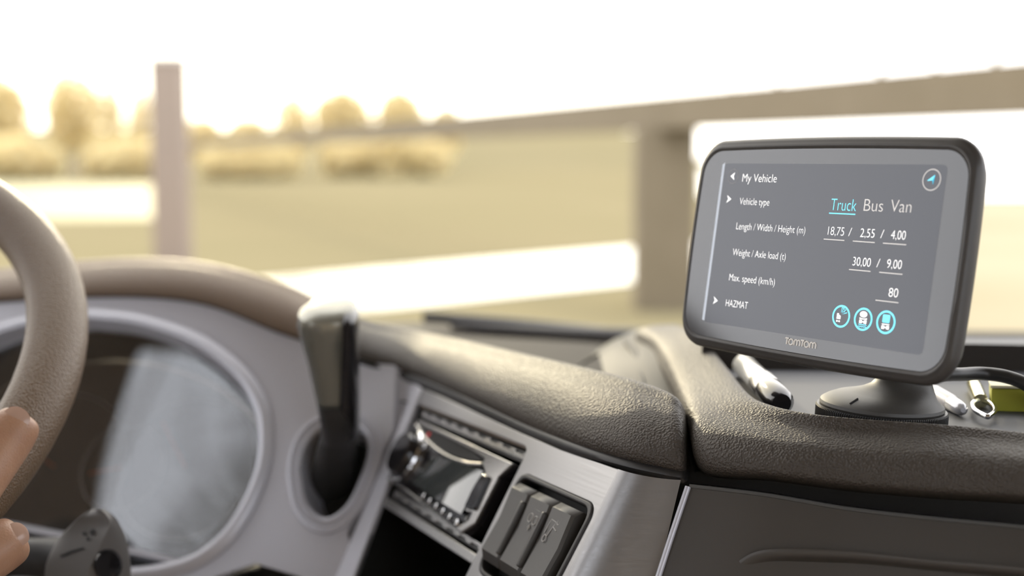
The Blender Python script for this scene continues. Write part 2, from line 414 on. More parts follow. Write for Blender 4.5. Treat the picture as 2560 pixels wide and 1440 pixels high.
# dark gap under the pad
rows = [[P(x, y-l-8, d+0.012) for (x, y, d, *_), l in zip(cols, lip)], [P(x, y-l+3, d+0.003) for (x, y, d, *_), l in zip(cols, lip)], [P(x, y-2, d+0.001) for x, y, d, *_ in cols], [P(x, y+6, d+0.012) for x, y, d, *_ in cols], [P(x, y+10, d+0.05) for x, y, d, *_ in cols]]
loft('pad_lip', rows, 90, 12, M['dark'], dash)

# ---- dash top behind the pads
ZT = CAM.z - 0.165
rows = [[Vector((-0.98, 1.02, ZT)), Vector((-0.30, 1.00, ZT)), Vector((-0.05, 0.82, ZT)), Vector((0.09, 0.70, ZT)), Vector((0.13, 0.66, ZT))],
        [Vector((-0.98, 1.20, ZT)), Vector((-0.30, 1.20, ZT)), Vector((0.05, 1.12, ZT)), Vector((0.17, 1.0, ZT)), Vector((0.25, 0.92, ZT))]]
loft('dash_top', rows, 24, 4, M['dtop'], dash)

# ---- passenger side: padded rim round the shelf
ZS = CAM.z - 0.1245                # shelf floor
ZR = CAM.z - 0.1135                # top of the rim
inner = [(1690, 812, 0.95), (1730, 826, 0.86), (1762, 853, 0.785), (1815, 918, 0.70), (1868, 983, 0.625), (1930, 1014, 0.592), (2040, 1037, 0.569), (2180, 1051, 0.556), (2357, 1063, 0.545), (2560, 1083, 0.530), (2800, 1110, 0.515)]
mid = [(1650, 812, 0.945), (1680, 833, 0.86), (1705, 868, 0.78), (1745, 935, 0.70), (1778, 1005, 0.622), (1850, 1042, 0.590), (2000, 1066, 0.566), (2160, 1078, 0.553), (2357, 1090, 0.538), (2560, 1108, 0.522), (2800, 1138, 0.505)]
shld = [(1610, 818, 0.94), (1642, 845, 0.86), (1668, 885, 0.78), (1703, 955, 0.70), (1735, 1030, 0.612), (1768, 1075, 0.580), (1960, 1112, 0.553), (2140, 1128, 0.540), (2357, 1140, 0.524), (2560, 1152, 0.508), (2800, 1180, 0.49)]
low = [(1590, 835, 0.945), (1630, 862, 0.865), (1655, 905, 0.785), (1690, 975, 0.705), (1724, 1060, 0.612), (1752, 1135, 0.575), (1940, 1170, 0.548), (2130, 1190, 0.535), (2357, 1210, 0.517), (2560, 1222, 0.501), (2800, 1250, 0.483)]
bot = [(1590, 850, 0.955), (1628, 880, 0.872), (1650, 920, 0.792), (1690, 1000, 0.712), (1722, 1085, 0.618), (1758, 1176, 0.580), (1930, 1194, 0.555), (2122, 1219, 0.541), (2340, 1238, 0.524), (2560, 1252, 0.507), (2800, 1282, 0.49)]
tuck = [(x+4, y+10, d+0.03) for x, y, d in bot]
R_in = [P(*q) for q in inner]
wall = [Vector((p.x, p.y, ZS-0.004)) + dirv(0.25, 0, 0.9)*0.006 for p in R_in]
rows = [wall, R_in] + [[P(*q) for q in r] for r in (mid, shld, low, bot, tuck)]
loft('passenger_rim', rows, 200, 60, M['leather'], dash)
# seam groove in the corner between the pads
rows = [[P(x-22, y+4, d+0.012) for x, y, d in bot[:6]], [P(x-4, y+2, d+0.016) for x, y, d in bot[:6]], [P(x+14, y+2, d+0.012) for x, y, d in bot[:6]]]
loft('corner_seam', rows, 30, 6, M['dark'], dash)
# shelf floor and its dark rear step
sh = [Vector((p.x, p.y, ZS)) - dirv(0.25, 0, 0.9)*0.004 for p in R_in[1:]]
far = [Vector((0.17+0.1*i, 0.86, ZS)) for i in range(len(sh))]
vs, fs = grid([sh, far]); obj('shelf_floor', vs, fs, M['shelf'], dash, False)
rows = [[on_z(1755, 925, ZS), on_z(2100, 927, ZS), on_z(2420, 927, ZS), on_z(2900, 940, ZS)],
        [P(1755, 862, 0.745), P(2100, 858, 0.745), P(2420, 860, 0.74), P(2900, 872, 0.73)],
        [P(1755, 850, 0.80), P(2100, 856, 0.84), P(2420, 859, 0.84), P(2900, 868, 0.83)],
        [Vector((0.12, 1.25, ZS-0.06)), Vector((0.4, 1.25, ZS-0.06)), Vector((0.8, 1.2, ZS-0.06)), Vector((1.44, 1.2, ZS-0.06))]]
vs, fs = grid([crom(r, 12) for r in rows]); obj('shelf_step', vs, fs, M['dtop'], dash)
# rounded vent housing left of the ridge
rows = [[P(x, y, d) for x, y, d in r] for r in (
    ((1430, 925, 0.93), (1470, 905, 0.96), (1520, 880, 0.99), (1580, 850, 1.01), (1640, 845, 1.02)),
    ((1490, 885, 0.945), (1520, 858, 0.97), (1565, 836, 0.99), (1615, 818, 1.0), (1680, 814, 1.0)),
    ((1500, 895, 0.925), (1540, 868, 0.94), (1590, 848, 0.95), (1630, 840, 0.94), (1680, 835, 0.93)),
    ((1520, 960, 0.80), (1565, 925, 0.82), (1610, 905, 0.82), (1650, 900, 0.81), (1680, 890, 0.81)),
    ((1580, 1060, 0.70), (1630, 1020, 0.72), (1680, 1000, 0.73), (1712, 1000, 0.73), (1740, 1000, 0.73)))]
loft('vent_housing', rows, 30, 30, M['grey'], dash)
tube('vent_groove', [P(1563, 849, 0.938), P(1590, 888, 0.865), P(1604, 945, 0.79), P(1612, 990, 0.75)], 0.0022, M['grey'], dash, 8, 16)
# glovebox panel below the passenger rim
g_top = [(1724, 1215, 0.574), (1913, 1237, 0.560), (2122, 1272, 0.547), (2340, 1297, 0.530), (2560, 1318, 0.512), (2800, 1345, 0.495)]
g_tin = [(x, y-8, d+0.03) for x, y, d in g_top]
def gdown(f): return [(x-84*f*(1 if i == 0 else 1.0), y+(232 if i == 0 else 235)*f*1.1, d-0.012*f) for i, (x, y, d) in enumerate(g_top)]
rows = [[P(*q) for q in r] for r in (g_tin, g_top, gdown(0.5), gdown(1.0), gdown(2.0))]
fine = [crom(r, 60) for r in rows]
vs, fs = grid([fine[0], fine[1]] + [[a.lerp(b, f) for a, b in zip(fine[1], fine[2])] for f in (0.03, 0.5)] + fine[2:])
obj('glovebox_panel', vs, fs, M['panel'], dash)
edge = [P(x-2, y+2, d-0.0005) for x, y, d in ((1722, 1215, 0.574), (1680, 1340, 0.568), (1636, 1475, 0.562), (1590, 1600, 0.556))]
tube('edge_highlight', edge, 0.0014, M['silver'], dash, 10, 20)  # silver tube draws the highlight along the panel's bevelled edge
tube('panel_top_edge', [P(x, y, d-0.0003) for x, y, d in g_top], 0.0009, M['grey'], dash, 8, 40)
hs = [(1800, 1520, 0.556), (1822, 1440, 0.5545), (1862, 1392, 0.552), (1940, 1372, 0.546), (2122, 1378, 0.535), (2340, 1400, 0.518), (2560, 1418, 0.500), (2800, 1440, 0.482)]
rows = [[P(x, y, d) for x, y, d in hs], [P(x+6, y+8, d-0.0008) for x, y, d in hs], [P(x+20, y+22, d-0.001) for x, y, d in hs], [P(x+34, y+50, d+0.004) for x, y, d in hs], [P(x+60, y+170, d+0.02) for x, y, d in hs]]
loft('handle_recess', rows, 40, 14, M['panel'], dash)
rows = [[P(x-60 if i == 0 else x, y-75, d+0.045) for i, (x, y, d) in enumerate(g_top)], [P(x-60 if i == 0 else x, y+25, d+0.045) for i, (x, y, d) in enumerate(g_top)]]
loft('panel_gap', rows, 40, 4, M['dark'], dash)
rows = [[P(1650, 1010, 0.668), P(1790, 1010, 0.66)], [P(1650, 1110, 0.650), P(1800, 1110, 0.645)], [P(1630, 1330, 0.640), P(1800, 1330, 0.635)]]
loft('corner_gap', rows, 6, 10, M['dark'], dash)
# body below everything so the dash is solid from the side
rows = [[P(1640, 1475, 0.59), P(2000, 1560, 0.60), P(2800, 1600, 0.56)], [P(1640, 2300, 0.62), P(2000, 2300, 0.62), P(2800, 2300, 0.58)]]
loft('lower_body', rows, 10, 4, M['dark'], dash)

# ------------------------------------------------------------------ radio
radio = thing('car_radio', 'silver and black car radio with disc slot in the centre console', 'radio', fa(-90, -33, -20))
FL = FA
def rp(name, poly, z0, z1, m, parent=radio, bev=0.4, holes=()):
    return plate(name, sc_pts(poly), [sc_pts(h) for h in holes], z0*mm, z1*mm, m, parent, FL, bev*mm)
rp('mounting_sleeve', fillet([(-178, -3), (-1.5, -3), (-1.5, -61.5), (-160, -61.5)], 1.5), -14, -5, M['dark'], holes=[fillet([(-174, -9), (-5, -9.5), (-6, -58), (-160, -56)], 1.5)])
lug = [(-165, -4.5)]
x = -160.0; pts_top = [(-172, -4)]
for k in range(9):
    x0 = -165+18*k; pts_top += [(x0, -4), (x0, -5.5), (x0+11, -5.5), (x0+11, -4)]
pts_top += [(-3, -4), (-3, -7.6), (-172, -7.6)]
rp('sleeve_lugs', pts_top, -5, -3.4, M['satin'], bev=0.2)
pts_b = [(-150, -60.2)]
for k in range(8):
    x0 = -146+18*k; pts_b += [(x0, -60.2), (x0, -58.8), (x0+11, -58.8), (x0+11, -60.2)]
pts_b += [(-4, -60.2), (-4, -57.2), (-150, -55.6)]
rp('sleeve_lugs', pts_b, -5, -3.4, M['satin'], bev=0.2)
face_o = fillet([(-172, -17), (-157, -10.5), (-38, -11.8), (-4, -12), (-13.6, -22), (-14.5, -49.5), (-24, -57), (-95, -55), (-162, -52.5), (-171, -48)], [4, 3, 1, 1, 1, 2, 1, 1, 4, 4])
rp('faceplate', face_o, -12, 1.0, M['gloss'], bev=0.8)
# silver outer trim of the face: top bar, right horn, bottom right corner
trim_o = fillet([(-157, -10.6), (-38, -11.8), (-4.2, -12.1), (-13.4, -22), (-14.3, -49.5), (-24, -56.8), (-32, -56.2), (-22, -49), (-21, -25), (-30, -22.5), (-39.5, -18.8), (-38.5, -15.9), (-60, -14.5), (-110, -13.2), (-157, -12.6)], 0.6)
rp('face_trim', trim_o, 0.8, 2.6, M['satin'], bev=0.5)
arc = [Vector((a*mm, b*mm, 1.6*mm)) for a, b in ((-157, -14.5), (-135, -19.5), (-110, -22.6), (-85, -23.6), (-60, -22.4), (-40, -19.4))]
tube('slot_lip', arc, 1.3*mm, M['satin'], radio, 10, 30, FL)
rp('disc_slot', fillet([(-152, -13.4), (-110, -13.8), (-60, -15), (-42, -17), (-60, -20.5), (-85, -22), (-110, -20.5), (-135, -17.6)], 1), 0.9, 1.25, M['black'], bev=0.05)
gd = []
for j in range(13):
    v = j/12; row = []
    for i in range(25):
        u = i/24
        L_ = Vector((-110, -27.2)).lerp(Vector((-118, -47)), v); R_ = Vector((-36, -22.4)).lerp(Vector((-32, -48.6)), v); q = L_.lerp(R_, u)
        row.append(Vector((q.x*mm, q.y*mm, (1.15 + 2.3*v + 3.0*(1-(2*u-1)**2))*mm)))
    gd.append(row)
vs, fs = grid(gd); obj('display', vs, fs, mat('radio_display', (0.045, 0.05, 0.05), 0.05, 0, 0.9), radio, True, FA)
tube('bottom_lip', [Vector((a*mm, b*mm, 1.4*mm)) for a, b in ((-160, -52), (-120, -53), (-60, -55.6), (-24, -56.8))], 0.9*mm, M['satin'], radio, 8, 12, FL)
def disc_rings(cx, cy, prof, n=32):
    return [[Vector(((cx+r*math.cos(2*math.pi*j/n))*mm, (cy+r*math.sin(2*math.pi*j/n))*mm, z*mm)) for j in range(n)] for r, z in prof]
kn = rings('volume_knob', disc_rings(-146, -34, ((15.5, 0.8), (15.5, 3), (14.0, 4.5), (13.6, 8), (12.6, 9.2), (6, 9.6))), M['gloss'], radio, FL)
rings('knob_ring', disc_rings(-146, -34, ((17.4, 0.9), (17.4, 3.0), (16.2, 4.0), (16.2, 0.9)), 40), M['chrome'], kn, FL, False, False)
for k in range(6):
    cx = -94+11.6*k; cy = -50.2-0.62*k
    b = boxgeo((cx*mm, cy*mm, 2.4*mm), (8.6*mm, 3.6*mm, 3.2*mm), 0.8*mm, 2)
    from_bm('preset_button', b, M['gloss'], radio, True, FL)
    b = boxgeo(((cx+4.9)*mm, cy*mm, 2.6*mm), (1.5*mm, 3.4*mm, 3.8*mm), 0.4*mm, 2)
    from_bm('button_divider', b, M['chrome'], radio, True, FL)
sb = rp('seek_button', fillet([(-29.5, -24), (-20.5, -23.5), (-18.5, -43), (-31, -44.5), (-32, -33)], [1.5, 1.5, 2, 1.5, 6]), 1.2, 4.6, M['gloss'], bev=0.9)
rp('seek_frame', fillet([(-31, -22.6), (-19.4, -22.2), (-17.2, -44.2), (-32.4, -46), (-33.6, -33)], [1.5, 1.5, 2, 1.5, 6]), 1.0, 2.4, M['satin'], sb, bev=0.4)
for cx, cy, r in ((-25.5, -50, 2.2), (-157, -22, 2.6), (-162, -26, 2.0), (-128, -24, 2.2)):
    rings('round_button', disc_rings(cx, cy, ((r, 0.8), (r, 2.4), (r*0.75, 3.0), (r*0.2, 3.2)), 20), M['gloss'] if cx > -100 else M['chrome'], radio, FL)
rings('status_light', disc_rings(-132, -16.5, ((1.6, 0.8), (1.4, 1.9), (0.4, 2.3)), 14), emit('red_led', (0.5, 0.02, 0.02), 0.35), radio, FL)

# ------------------------------------------------------------------ rocker switches
bank = thing('switch_bank', 'block of three dark rocker switches set in the brushed metal fascia', 'switches', fa(48, -42, -10))
plate('switch_frame', sc_pts(fillet([(5, -14), (91, -14), (88, -70), (9, -70)], 9)), [sc_pts(fillet([(7.5, -16.5), (88, -16.5), (85, -67.5), (11, -67.5)], 8))], -12*mm, 1.0*mm, M['dark'], bank, FA, 0.8*mm)
plate('switch_well', sc_pts(fillet([(6, -15), (90, -15), (87, -69), (9, -69)], 9)), [], -14*mm, -10*mm, M['black'], bank, FA)
for k, (sx0, sx1) in enumerate(((9.5, 32.2), (33.4, 57.6), (58.8, 81.5))):
    lean = -0.6
    prof = [(-19.5, -8), (-19.8, 1.0), (-23.6, 4.2), (-40, 3.0), (-58.0, 4.2), (-62.5, 1.0), (-63, -8)]
    vs = []; 
    n = len(prof)
    for sx, ins in ((sx0, 1), (sx0+1.4, 0), (sx1-1.4, 0), (sx1, 1)):
        for t, z in prof: vs.append(Vector(((sx + (t+40)*0.0)*mm, t*mm, (z - (1.4 if ins and z > 0 else 0))*mm)))
    fs = []
    for i in range(3):
        for j in range(n-1): fs.append((i*n+j, (i+1)*n+j, (i+1)*n+j+1, i*n+j+1))
    fs += [tuple(range(n))[::-1], tuple(range(3*n, 4*n))]
    r = obj('rocker_switch', vs, fs, M['rocker'], bank, True, FA)
    if k < 2:
        b = boxgeo(((sx1-1.7)*mm, -42*mm, 3.8*mm), (3.0*mm, 29*mm, 3.6*mm), 1.3*mm, 3)
        from_bm('grip_ridge', b, M['rocker'], r, True, FA)
    def line(name, pts, wd=0.35, z=3.9):
        v, f = tube_geo([Vector((a*mm, c*mm, z*mm)) for a, c in pts], wd*mm, 6); return v, f
    segs = []
    def circ(cx, cy, rr): return [(cx+rr*math.cos(a*math.pi/8), cy+rr*math.sin(a*math.pi/8)) for a in range(17)]
    if k == 1: segs = [[(41, -28), (50, -28.4)], circ(43.4, -33, 2.2), circ(48.9, -33.3, 2.2), [(46, -39.2), (46, -36.6)], [(44.6, -38), (46, -36.4), (47.4, -38)]]
    if k == 2: segs = [[(64, -29), (69.5, -29.4)], [(64, -29), (63, -36)], [(69.5, -29.4), (68.4, -32), (66.4, -37)], circ(65, -38.6, 1.7), circ(71.5, -29, 1.2), [(68.4, -32), (72.6, -33.2)]]
    if segs:
        V_, F_ = [], []
        for q in segs:
            v, f = tube_geo([Vector((a*mm, c*mm, 3.62*mm)) for a, c in q], 0.26*mm, 6)
            o_ = len(V_); V_ += v; F_ += [tuple(i+o_ for i in ff) for ff in f]
        obj('switch_symbol', V_, F_, M['mark'], r, True, FA)

# ------------------------------------------------------------------ instrument cluster
clu = thing('instrument_cluster', 'oval instrument cluster with reflective lens behind the steering wheel', 'instrument cluster', IA @ Vector((*ia(230, 1110), -0.04)))
def inset(poly, k):
    cx = sum(p[0] for p in poly)/len(poly); cy = sum(p[1] for p in poly)/len(poly)
    res = []
    n = len(poly)
    for i in range(n):
        a, b = Vector(poly[i-1]), Vector(poly[(i+1) % n]); t = (b-a).normalized(); nrm = Vector((-t.y, t.x)); c = Vector((cx-poly[i][0], cy-poly[i][1]))
        if nrm.dot(c) < 0: nrm = -nrm
        res.append((poly[i][0]+nrm.x*k, poly[i][1]+nrm.y*k))
    return res
def ring3(poly, z): return [Vector((x, y, z)) for x, y in poly]
rings('bezel', [ring3(inset(o2, k), z) for k, z in ((-0.009, -0.001), (-0.009, 0.0015), (-0.0065, 0.0045), (-0.003, 0.0055), (0.0, 0.0042), (0.0015, 0.001), (0.002, -0.008), (0.004, -0.012))], M['silver'], clu, IA, False, False)
rings('hood', [ring3(inset(o2, k), z) for k, z in ((0.003, -0.010), (0.0034, -0.020), (0.0038, -0.034), (0.010, -0.048))], M['dark'], clu, IA, False, False)
plate('dial_plate', inset(o2, 0.014), [], -0.050, -0.044, mat('dial_glare_lift', (0.10, 0.075, 0.055), 0.6), clu, IA)  # lifted brown puts lens flare and cab reflections into the dial colour
def on_ia(x, y, z): 
    q = ia(x, y); return IA @ Vector((q[0], q[1], z))
led = [(-190, 1252), (20, 1290), (180, 1322), (330, 1356), (480, 1392), (560, 1418)]
rows = [[on_ia(x, y+dy, z) for x, y in led] for dy, z in ((0, -0.026), (2, -0.016), (8, -0.012), (20, -0.011), (26, -0.014), (28, -0.028))]
vs, fs = grid([crom(r, 30) for r in rows]); obj('lens_ledge', vs, fs, M['silver'], clu)
rows = [[on_ia(x, y+dy, z) for x, y in led[:5]] for dy, z in ((24, -0.019), (70, -0.019), (150, -0.019))]
vs, fs = grid(rows); obj('lower_shroud', vs, fs, M['black'], clu)
lens_m = bpy.data.materials.new('smoked_lens'); lens_m.use_nodes = True
t = lens_m.node_tree; t.nodes.clear()
o_ = N(t, 'ShaderNodeOutputMaterial'); tr = N(t, 'ShaderNodeBsdfTransparent'); tr.inputs['Color'].default_value = (0.45, 0.43, 0.42, 1)
g_ = N(t, 'ShaderNodeBsdfGlossy'); g_.inputs['Roughness'].default_value = 0.012; 
mx = N(t, 'ShaderNodeMixShader'); t.links.new(schlick(t, 0.13), mx.inputs['Fac']); t.links.new(tr.outputs['BSDF'], mx.inputs[1]); t.links.new(g_.outputs['BSDF'], mx.inputs[2]); t.links.new(mx.outputs['Shader'], o_.inputs['Surface'])
li = inset(o2, 0.0035); cx = sum(p[0] for p in li)/len(li); cy = sum(p[1] for p in li)/len(li)
rr = [[Vector((cx+(x-cx)*k, cy+(y-cy)*k, -0.018 + (y-cy)*k*0.10 - 0.002*(1-k*k))) for x, y in li] for k in (1.0, 0.85, 0.65, 0.4, 0.15)]
rings('lens', rr, lens_m, clu, IA, False, True)
for px, r in ((60, 0.055), (400, 0.05), (235, 0.03)):
    q = ia(px, 1120); n = 40
    d = rings('gauge_ring', [[Vector((q[0]+(r+k)*math.cos(2*math.pi*j/n), q[1]+(r+k)*math.sin(2*math.pi*j/n), z)) for j in range(n)] for k, z in ((0, -0.044), (0.001, -0.042), (0.003, -0.042), (0.004, -0.044))], M['satin'], clu, IA, False, False)
    a = random.uniform(0.3, 2.6)
    nd = boxgeo((0, r*0.42, 0), (0.002, r*0.85, 0.001), 0.0004, 1)
    from_bm('needle', nd, mat('needle_orange', (0.5, 0.12, 0.03), 0.5), d, True, IA @ Matrix.Translation((q[0], q[1], -0.0415)) @ Matrix.Rotation(a, 4, 'Z'))

# ------------------------------------------------------------------ gear selector
gear = thing('gear_selector', 'dark grey gear selector lever rising from the silver dash', 'gear lever', IA @ Vector((*ia(835, 1190), 0)))
bo = b2
rings('selector_bezel', [ring3(inset(bo, k), z) for k, z in ((-0.0105, 0.0), (-0.0095, 0.0025), (-0.0075, 0.003), (-0.006, 0.001), (-0.0045, 0.001), (-0.002, 0.0035), (0.0, 0.002), (0.001, -0.006), (0.003, -0.035))], M['silver'], gear, IA, False, False)
plate('selector_base', inset(bo, 0.0), [], -0.034, -0.030, M['black'], gear, IA)
gb = IA @ Vector((*ia(835, 1200), -0.03))
def oval_rings(spec, n=28, pw=2.6):
    """spec rows: (px, py, distance, half width px, half thickness m, lean)"""
    res = []
    for x, y, d, hw, th in spec:
        c = P(x, y, d); a = hw*d/F; row = []
        for j in range(n):
            t = 2*math.pi*j/n; ct, st = math.cos(t), math.sin(t)
            e = 2/pw
            row.append(c + AX*a*math.copysign(abs(ct)**e, ct) + (AF*0.94+AU*0.34)*th*math.copysign(abs(st)**e, st))
        res.append(row)
    return res
rings('boot', oval_rings([(832, 1225, 0.885, 62, 0.020), (836, 1180, 0.865, 58, 0.019), (842, 1130, 0.845, 52, 0.016), (850, 1080, 0.825, 45, 0.013)]), M['dark'], gear)
M['knob'] = mat('knob_metal', (0.24, 0.235, 0.20), 0.24, 0.6)
kb = rings('knob', oval_rings([(851, 1090, 0.822, 42, 0.012), (848, 1040, 0.812, 46, 0.013), (843, 990, 0.805, 53, 0.014), (834, 905, 0.795, 62, 0.016), (824, 840, 0.787, 70, 0.018),
     (820, 805, 0.784, 75, 0.020), (821, 780, 0.783, 73, 0.019), (828, 764, 0.784, 60, 0.015), (838, 756, 0.786, 38, 0.009), (843, 754, 0.787, 10, 0.003)]), M['knob'], gear)
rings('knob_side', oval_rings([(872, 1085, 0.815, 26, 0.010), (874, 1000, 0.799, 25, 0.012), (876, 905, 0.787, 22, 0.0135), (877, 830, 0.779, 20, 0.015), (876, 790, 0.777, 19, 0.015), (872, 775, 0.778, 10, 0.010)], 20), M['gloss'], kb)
rings('stem_collar', oval_rings([(852, 1095, 0.825, 47, 0.014), (851, 1060, 0.812, 47, 0.0145), (848, 1025, 0.806, 50, 0.0148), (845, 1000, 0.804, 51, 0.0145)], 24), M['dark'], kb)

# ------------------------------------------------------------------ steering wheel
WC = CAM + Vector((-0.4602, 0.6623, -0.1245))
WT = math.radians(56.67)
we1 = Vector((1, 0, 0)); we2 = Vector((0, math.sin(WT), math.cos(WT))); wn = we1.cross(we2)  # wn points at the driver
WR, wr = 0.2138, 0.01645
wheel = thing('steering_wheel', 'dark leather steering wheel rim with a hand on it', 'steering wheel', WC - Vector((0, 0, 0)))
rr = []
nn = 96
for i in range(nn+1):
    a = 2*math.pi*i/nn; rad = we1*math.cos(a)+we2*math.sin(a); c = WC+rad*WR
    rr.append([c + rad*wr*math.cos(b) + wn*wr*1.04*math.sin(b) for b in [2*math.pi*j/28 for j in range(28)]])
vs, fs = grid(rr[:-1], True)
k0 = (nn-1)*28
fs += [(k0+j, k0+(j+1) % 28, (j+1) % 28, j) for j in range(28)]
obj('rim', vs, fs, M['wheel_leather'], wheel)
def wp(x, y, z=0): return WC + we1*x + we2*y + wn*z
for sx in (-1, 1):
    tube('spoke', [wp(sx*0.05, -0.01, -0.06), wp(sx*0.11, -0.03, -0.05), wp(sx*0.165, -0.075, -0.02), wp(sx*0.19, -0.10, -0.004)], [0.022, 0.018, 0.014, 0.012], M['dark'], wheel, 14, 20)
rings('hub', [[wp(r*math.cos(2*math.pi*j/36), 0.9*r*math.sin(2*math.pi*j/36), z) for j in range(36)] for r, z in ((0.05, -0.10), (0.066, -0.08), (0.07, -0.05), (0.062, -0.036), (0.035, -0.03), (0.005, -0.029))], M['dark'], wheel)
tube('column', [wp(0, 0, -0.09), wp(0, 0, -0.20), wp(0, -0.02, -0.40)], [0.055, 0.06, 0.05], M['dark'], wheel, 20)

# ------------------------------------------------------------------ column stalk
stalk = thing('column_stalk', 'grey multifunction stalk with round end button behind the steering wheel', 'stalk', P(150, 1420, 0.72))
def px_rings(spec, n=28, pw=3.0, tilt=0.0):
    res = []
    for x, y, d, hw, hh, rot in spec:
        c = P(x, y, d); row = []
        for j in range(n):
            t = 2*math.pi*j/n; ct, st = math.cos(t), math.sin(t); e = 2/pw
            a = hw*math.copysign(abs(ct)**e, ct); b = hh*math.copysign(abs(st)**e, st)
            r_ = math.radians(rot)
            row.append(c + (AX*(a*math.cos(r_)-b*math.sin(r_)) + AU*(a*math.sin(r_)+b*math.cos(r_)))*d/F)
        res.append(row)
    return res
M['stalk'] = bump(mat('stalk_plastic', (0.13, 0.122, 0.115), 0.45), 2200, 0.1, 0.0002)
tube('stem', [P(-250, 1420, 0.80), P(-60, 1400, 0.76), P(60, 1392, 0.745), P(150, 1398, 0.738), P(200, 1402, 0.732)], [0.018, 0.013, 0.011, 0.013, 0.015], M['dark'], stalk, 18, 24)
lv = ((1274, 226, 252, 262, 0.0), (1290, 202, 268, 284, 0.3), (1312, 178, 274, 299, 0.7), (1345, 148, 260, 314, 1.0), (1400, 119, 234, 325, 1.0), (1445, 112, 212, 328, 1.0), (1520, 110, 192, 330, 1.0))
def stalk_d(f, k, right):
    return 0.688 + 0.004*(1-k) + (0.020 if right else 0.024)*f*max(0.35, k)
hr = []
for y, xl, xc, xr, k in lv:
    dc = 0.688 + 0.004*(1-k)
    ring = [P(xc, y, dc), P(xc+(xr-xc)*0.45, y, stalk_d(0.30, k, 1)), P(xc+(xr-xc)*0.85, y, stalk_d(0.72, k, 1)), P(xr, y, stalk_d(1.1, k, 1)), P(xr-(xr-xl)*0.15, y, 0.724), P((xl+xr)/2, y, 0.732),
            P(xl+(xr-xl)*0.15, y, 0.728), P(xl, y, stalk_d(1.15, k, 0)), P(xl+(xc-xl)*0.12, y, stalk_d(0.85, k, 0)), P(xl+(xc-xl)*0.5, y, stalk_d(0.46, k, 0)), P(xl+(xc-xl)*0.88, y, stalk_d(0.10, k, 0))]
    ring = crom(ring + ring[:1], 45)[:-1]; hr.append(ring)
hc = [crom([r[j] for r in hr], 30) for j in range(44)]
hr = [[hc[j][i] for j in range(44)] for i in range(30)]
hd = rings('head', hr, M['stalk'], stalk, None, True, True, 70)
def face_l(x, y, lift=0.0022):
    for (y0, l0, c0, *_), (y1, l1, c1, *_) in zip(lv, lv[1:]):
        if y0 <= y <= y1:
            f = (y-y0)/(y1-y0); l, c = l0+(l1-l0)*f, c0+(c1-c0)*f; return P(x, y, stalk_d((c-x)/(c-l), 1.0, 0) - lift)
V_, F_ = [], []
for q in ([(205, 1318), (214, 1312), (222, 1318), (214, 1326)], [(222, 1330), (232, 1322), (238, 1330), (230, 1340)], [(204, 1332), (212, 1328), (218, 1336), (208, 1340)], [(150, 1388), (160, 1384), (178, 1376), (208, 1368), (212, 1372), (182, 1382), (164, 1390), (152, 1394)], [(216, 1344), (222, 1342), (224, 1350), (218, 1352)]):
    o_ = len(V_); V_ += [face_l(x, y) for x, y in q]; F_.append(tuple(range(o_, o_+len(q))))
obj('stalk_symbol', V_, F_, M['black'], hd, False)
rings('end_button', [[P(x, y, 0.690 + 0.016*(x-228)/90 + dz) for x, y in [(270+r*math.cos(2*math.pi*j/32), 1413+1.15*r*math.sin(2*math.pi*j/32)) for j in range(32)]] for r, dz in ((36, 0.008), (36, -0.005), (31, -0.0075), (10, -0.0082))], M['gloss'], stalk)

# ------------------------------------------------------------------ navigator
f_ = 3200.0
r1 = Vector((0.56078492, -0.08436195, -0.8280286)); r2 = Vector((0.1357805, 0.98683597, -0.02272518)); t0 = Vector((0.10431103, 0.06084973, 0.6259053))
GA = frame(V3(*t0), dirv(*r1), dirv(*r2))
GN = Vector(GA.col[2][:3])
nav = thing('satellite_navigator', 'satellite navigator with a lit vehicle settings screen on the dashboard shelf', 'navigator', GA @ Vector((0.064, -0.088, -0.012)))
def gring(x0, x1, y0, y1, R, b, z): return [Vector((x*mm, y*mm, z*mm)) for x, y in rrect(x0, x1, y0, y1, R, 8, b)]
gx0, gx1, gy0, gy1 = -13.4, 140.2, -84.6, 6.0
spec = [(0.0, 0.2, 11), (0.5, 0.9, 11.2), (1.2, 0.9, 11.5), (1.5, 0.4, 11.6), (2.2, 0.3, 12), (3.1, -0.6, 12.5), (3.6, -2.2, 13), (3.3, -5.0, 13), (1.5, -9.0, 13), (-2, -13.0, 13), (-6.5, -16.5, 12), (-14, -19.5, 10), (-30, -21.5, 6)]
rings('body', [gring(gx0-k*(0.9 if k > 0 else 1), gx1+k*(0.95 if k > 0 else 1), gy0-k*(1.45 if k > 0 else 1), gy1+k*(1.5 if k > 0 else 1), R, 1.3, z) for k, z, R in spec], M['body'], nav, GA, True, True, 60)
M['nav_glass'] = mat('navigator_glass', (0.030, 0.029, 0.029), 0.10, 0, 0.9)
plate('glass', sc_pts(rrect(gx0+0.15, gx1-0.15, gy0+0.15, gy1-0.15, 11, 8, 1.3)), [], -0.4*mm, 0.45*mm, M['nav_glass'], nav, GA, 0.15*mm)
M['screen'] = emit('lit_screen', (0.26, 0.275, 0.34), 0.18)
b = M['screen'].node_tree.nodes['Principled BSDF']; b.inputs['Base Color'].default_value = (0.02, 0.02, 0.022, 1); b.inputs['Roughness'].default_value = 0.12
disp = plate('display', sc_pts(rrect(0, 130, -78, 0, 2.5, 5)), [], 0.44*mm, 0.50*mm, M['screen'], nav, GA)
plate('display_edge', sc_pts([(-1.2, -0.5), (0.4, 0.4), (0.4, -77.4), (-1.2, -77)]), [], 0.44*mm, 0.53*mm, emit('backlight_edge', (0.55, 0.6, 0.68), 0.45), disp, GA)
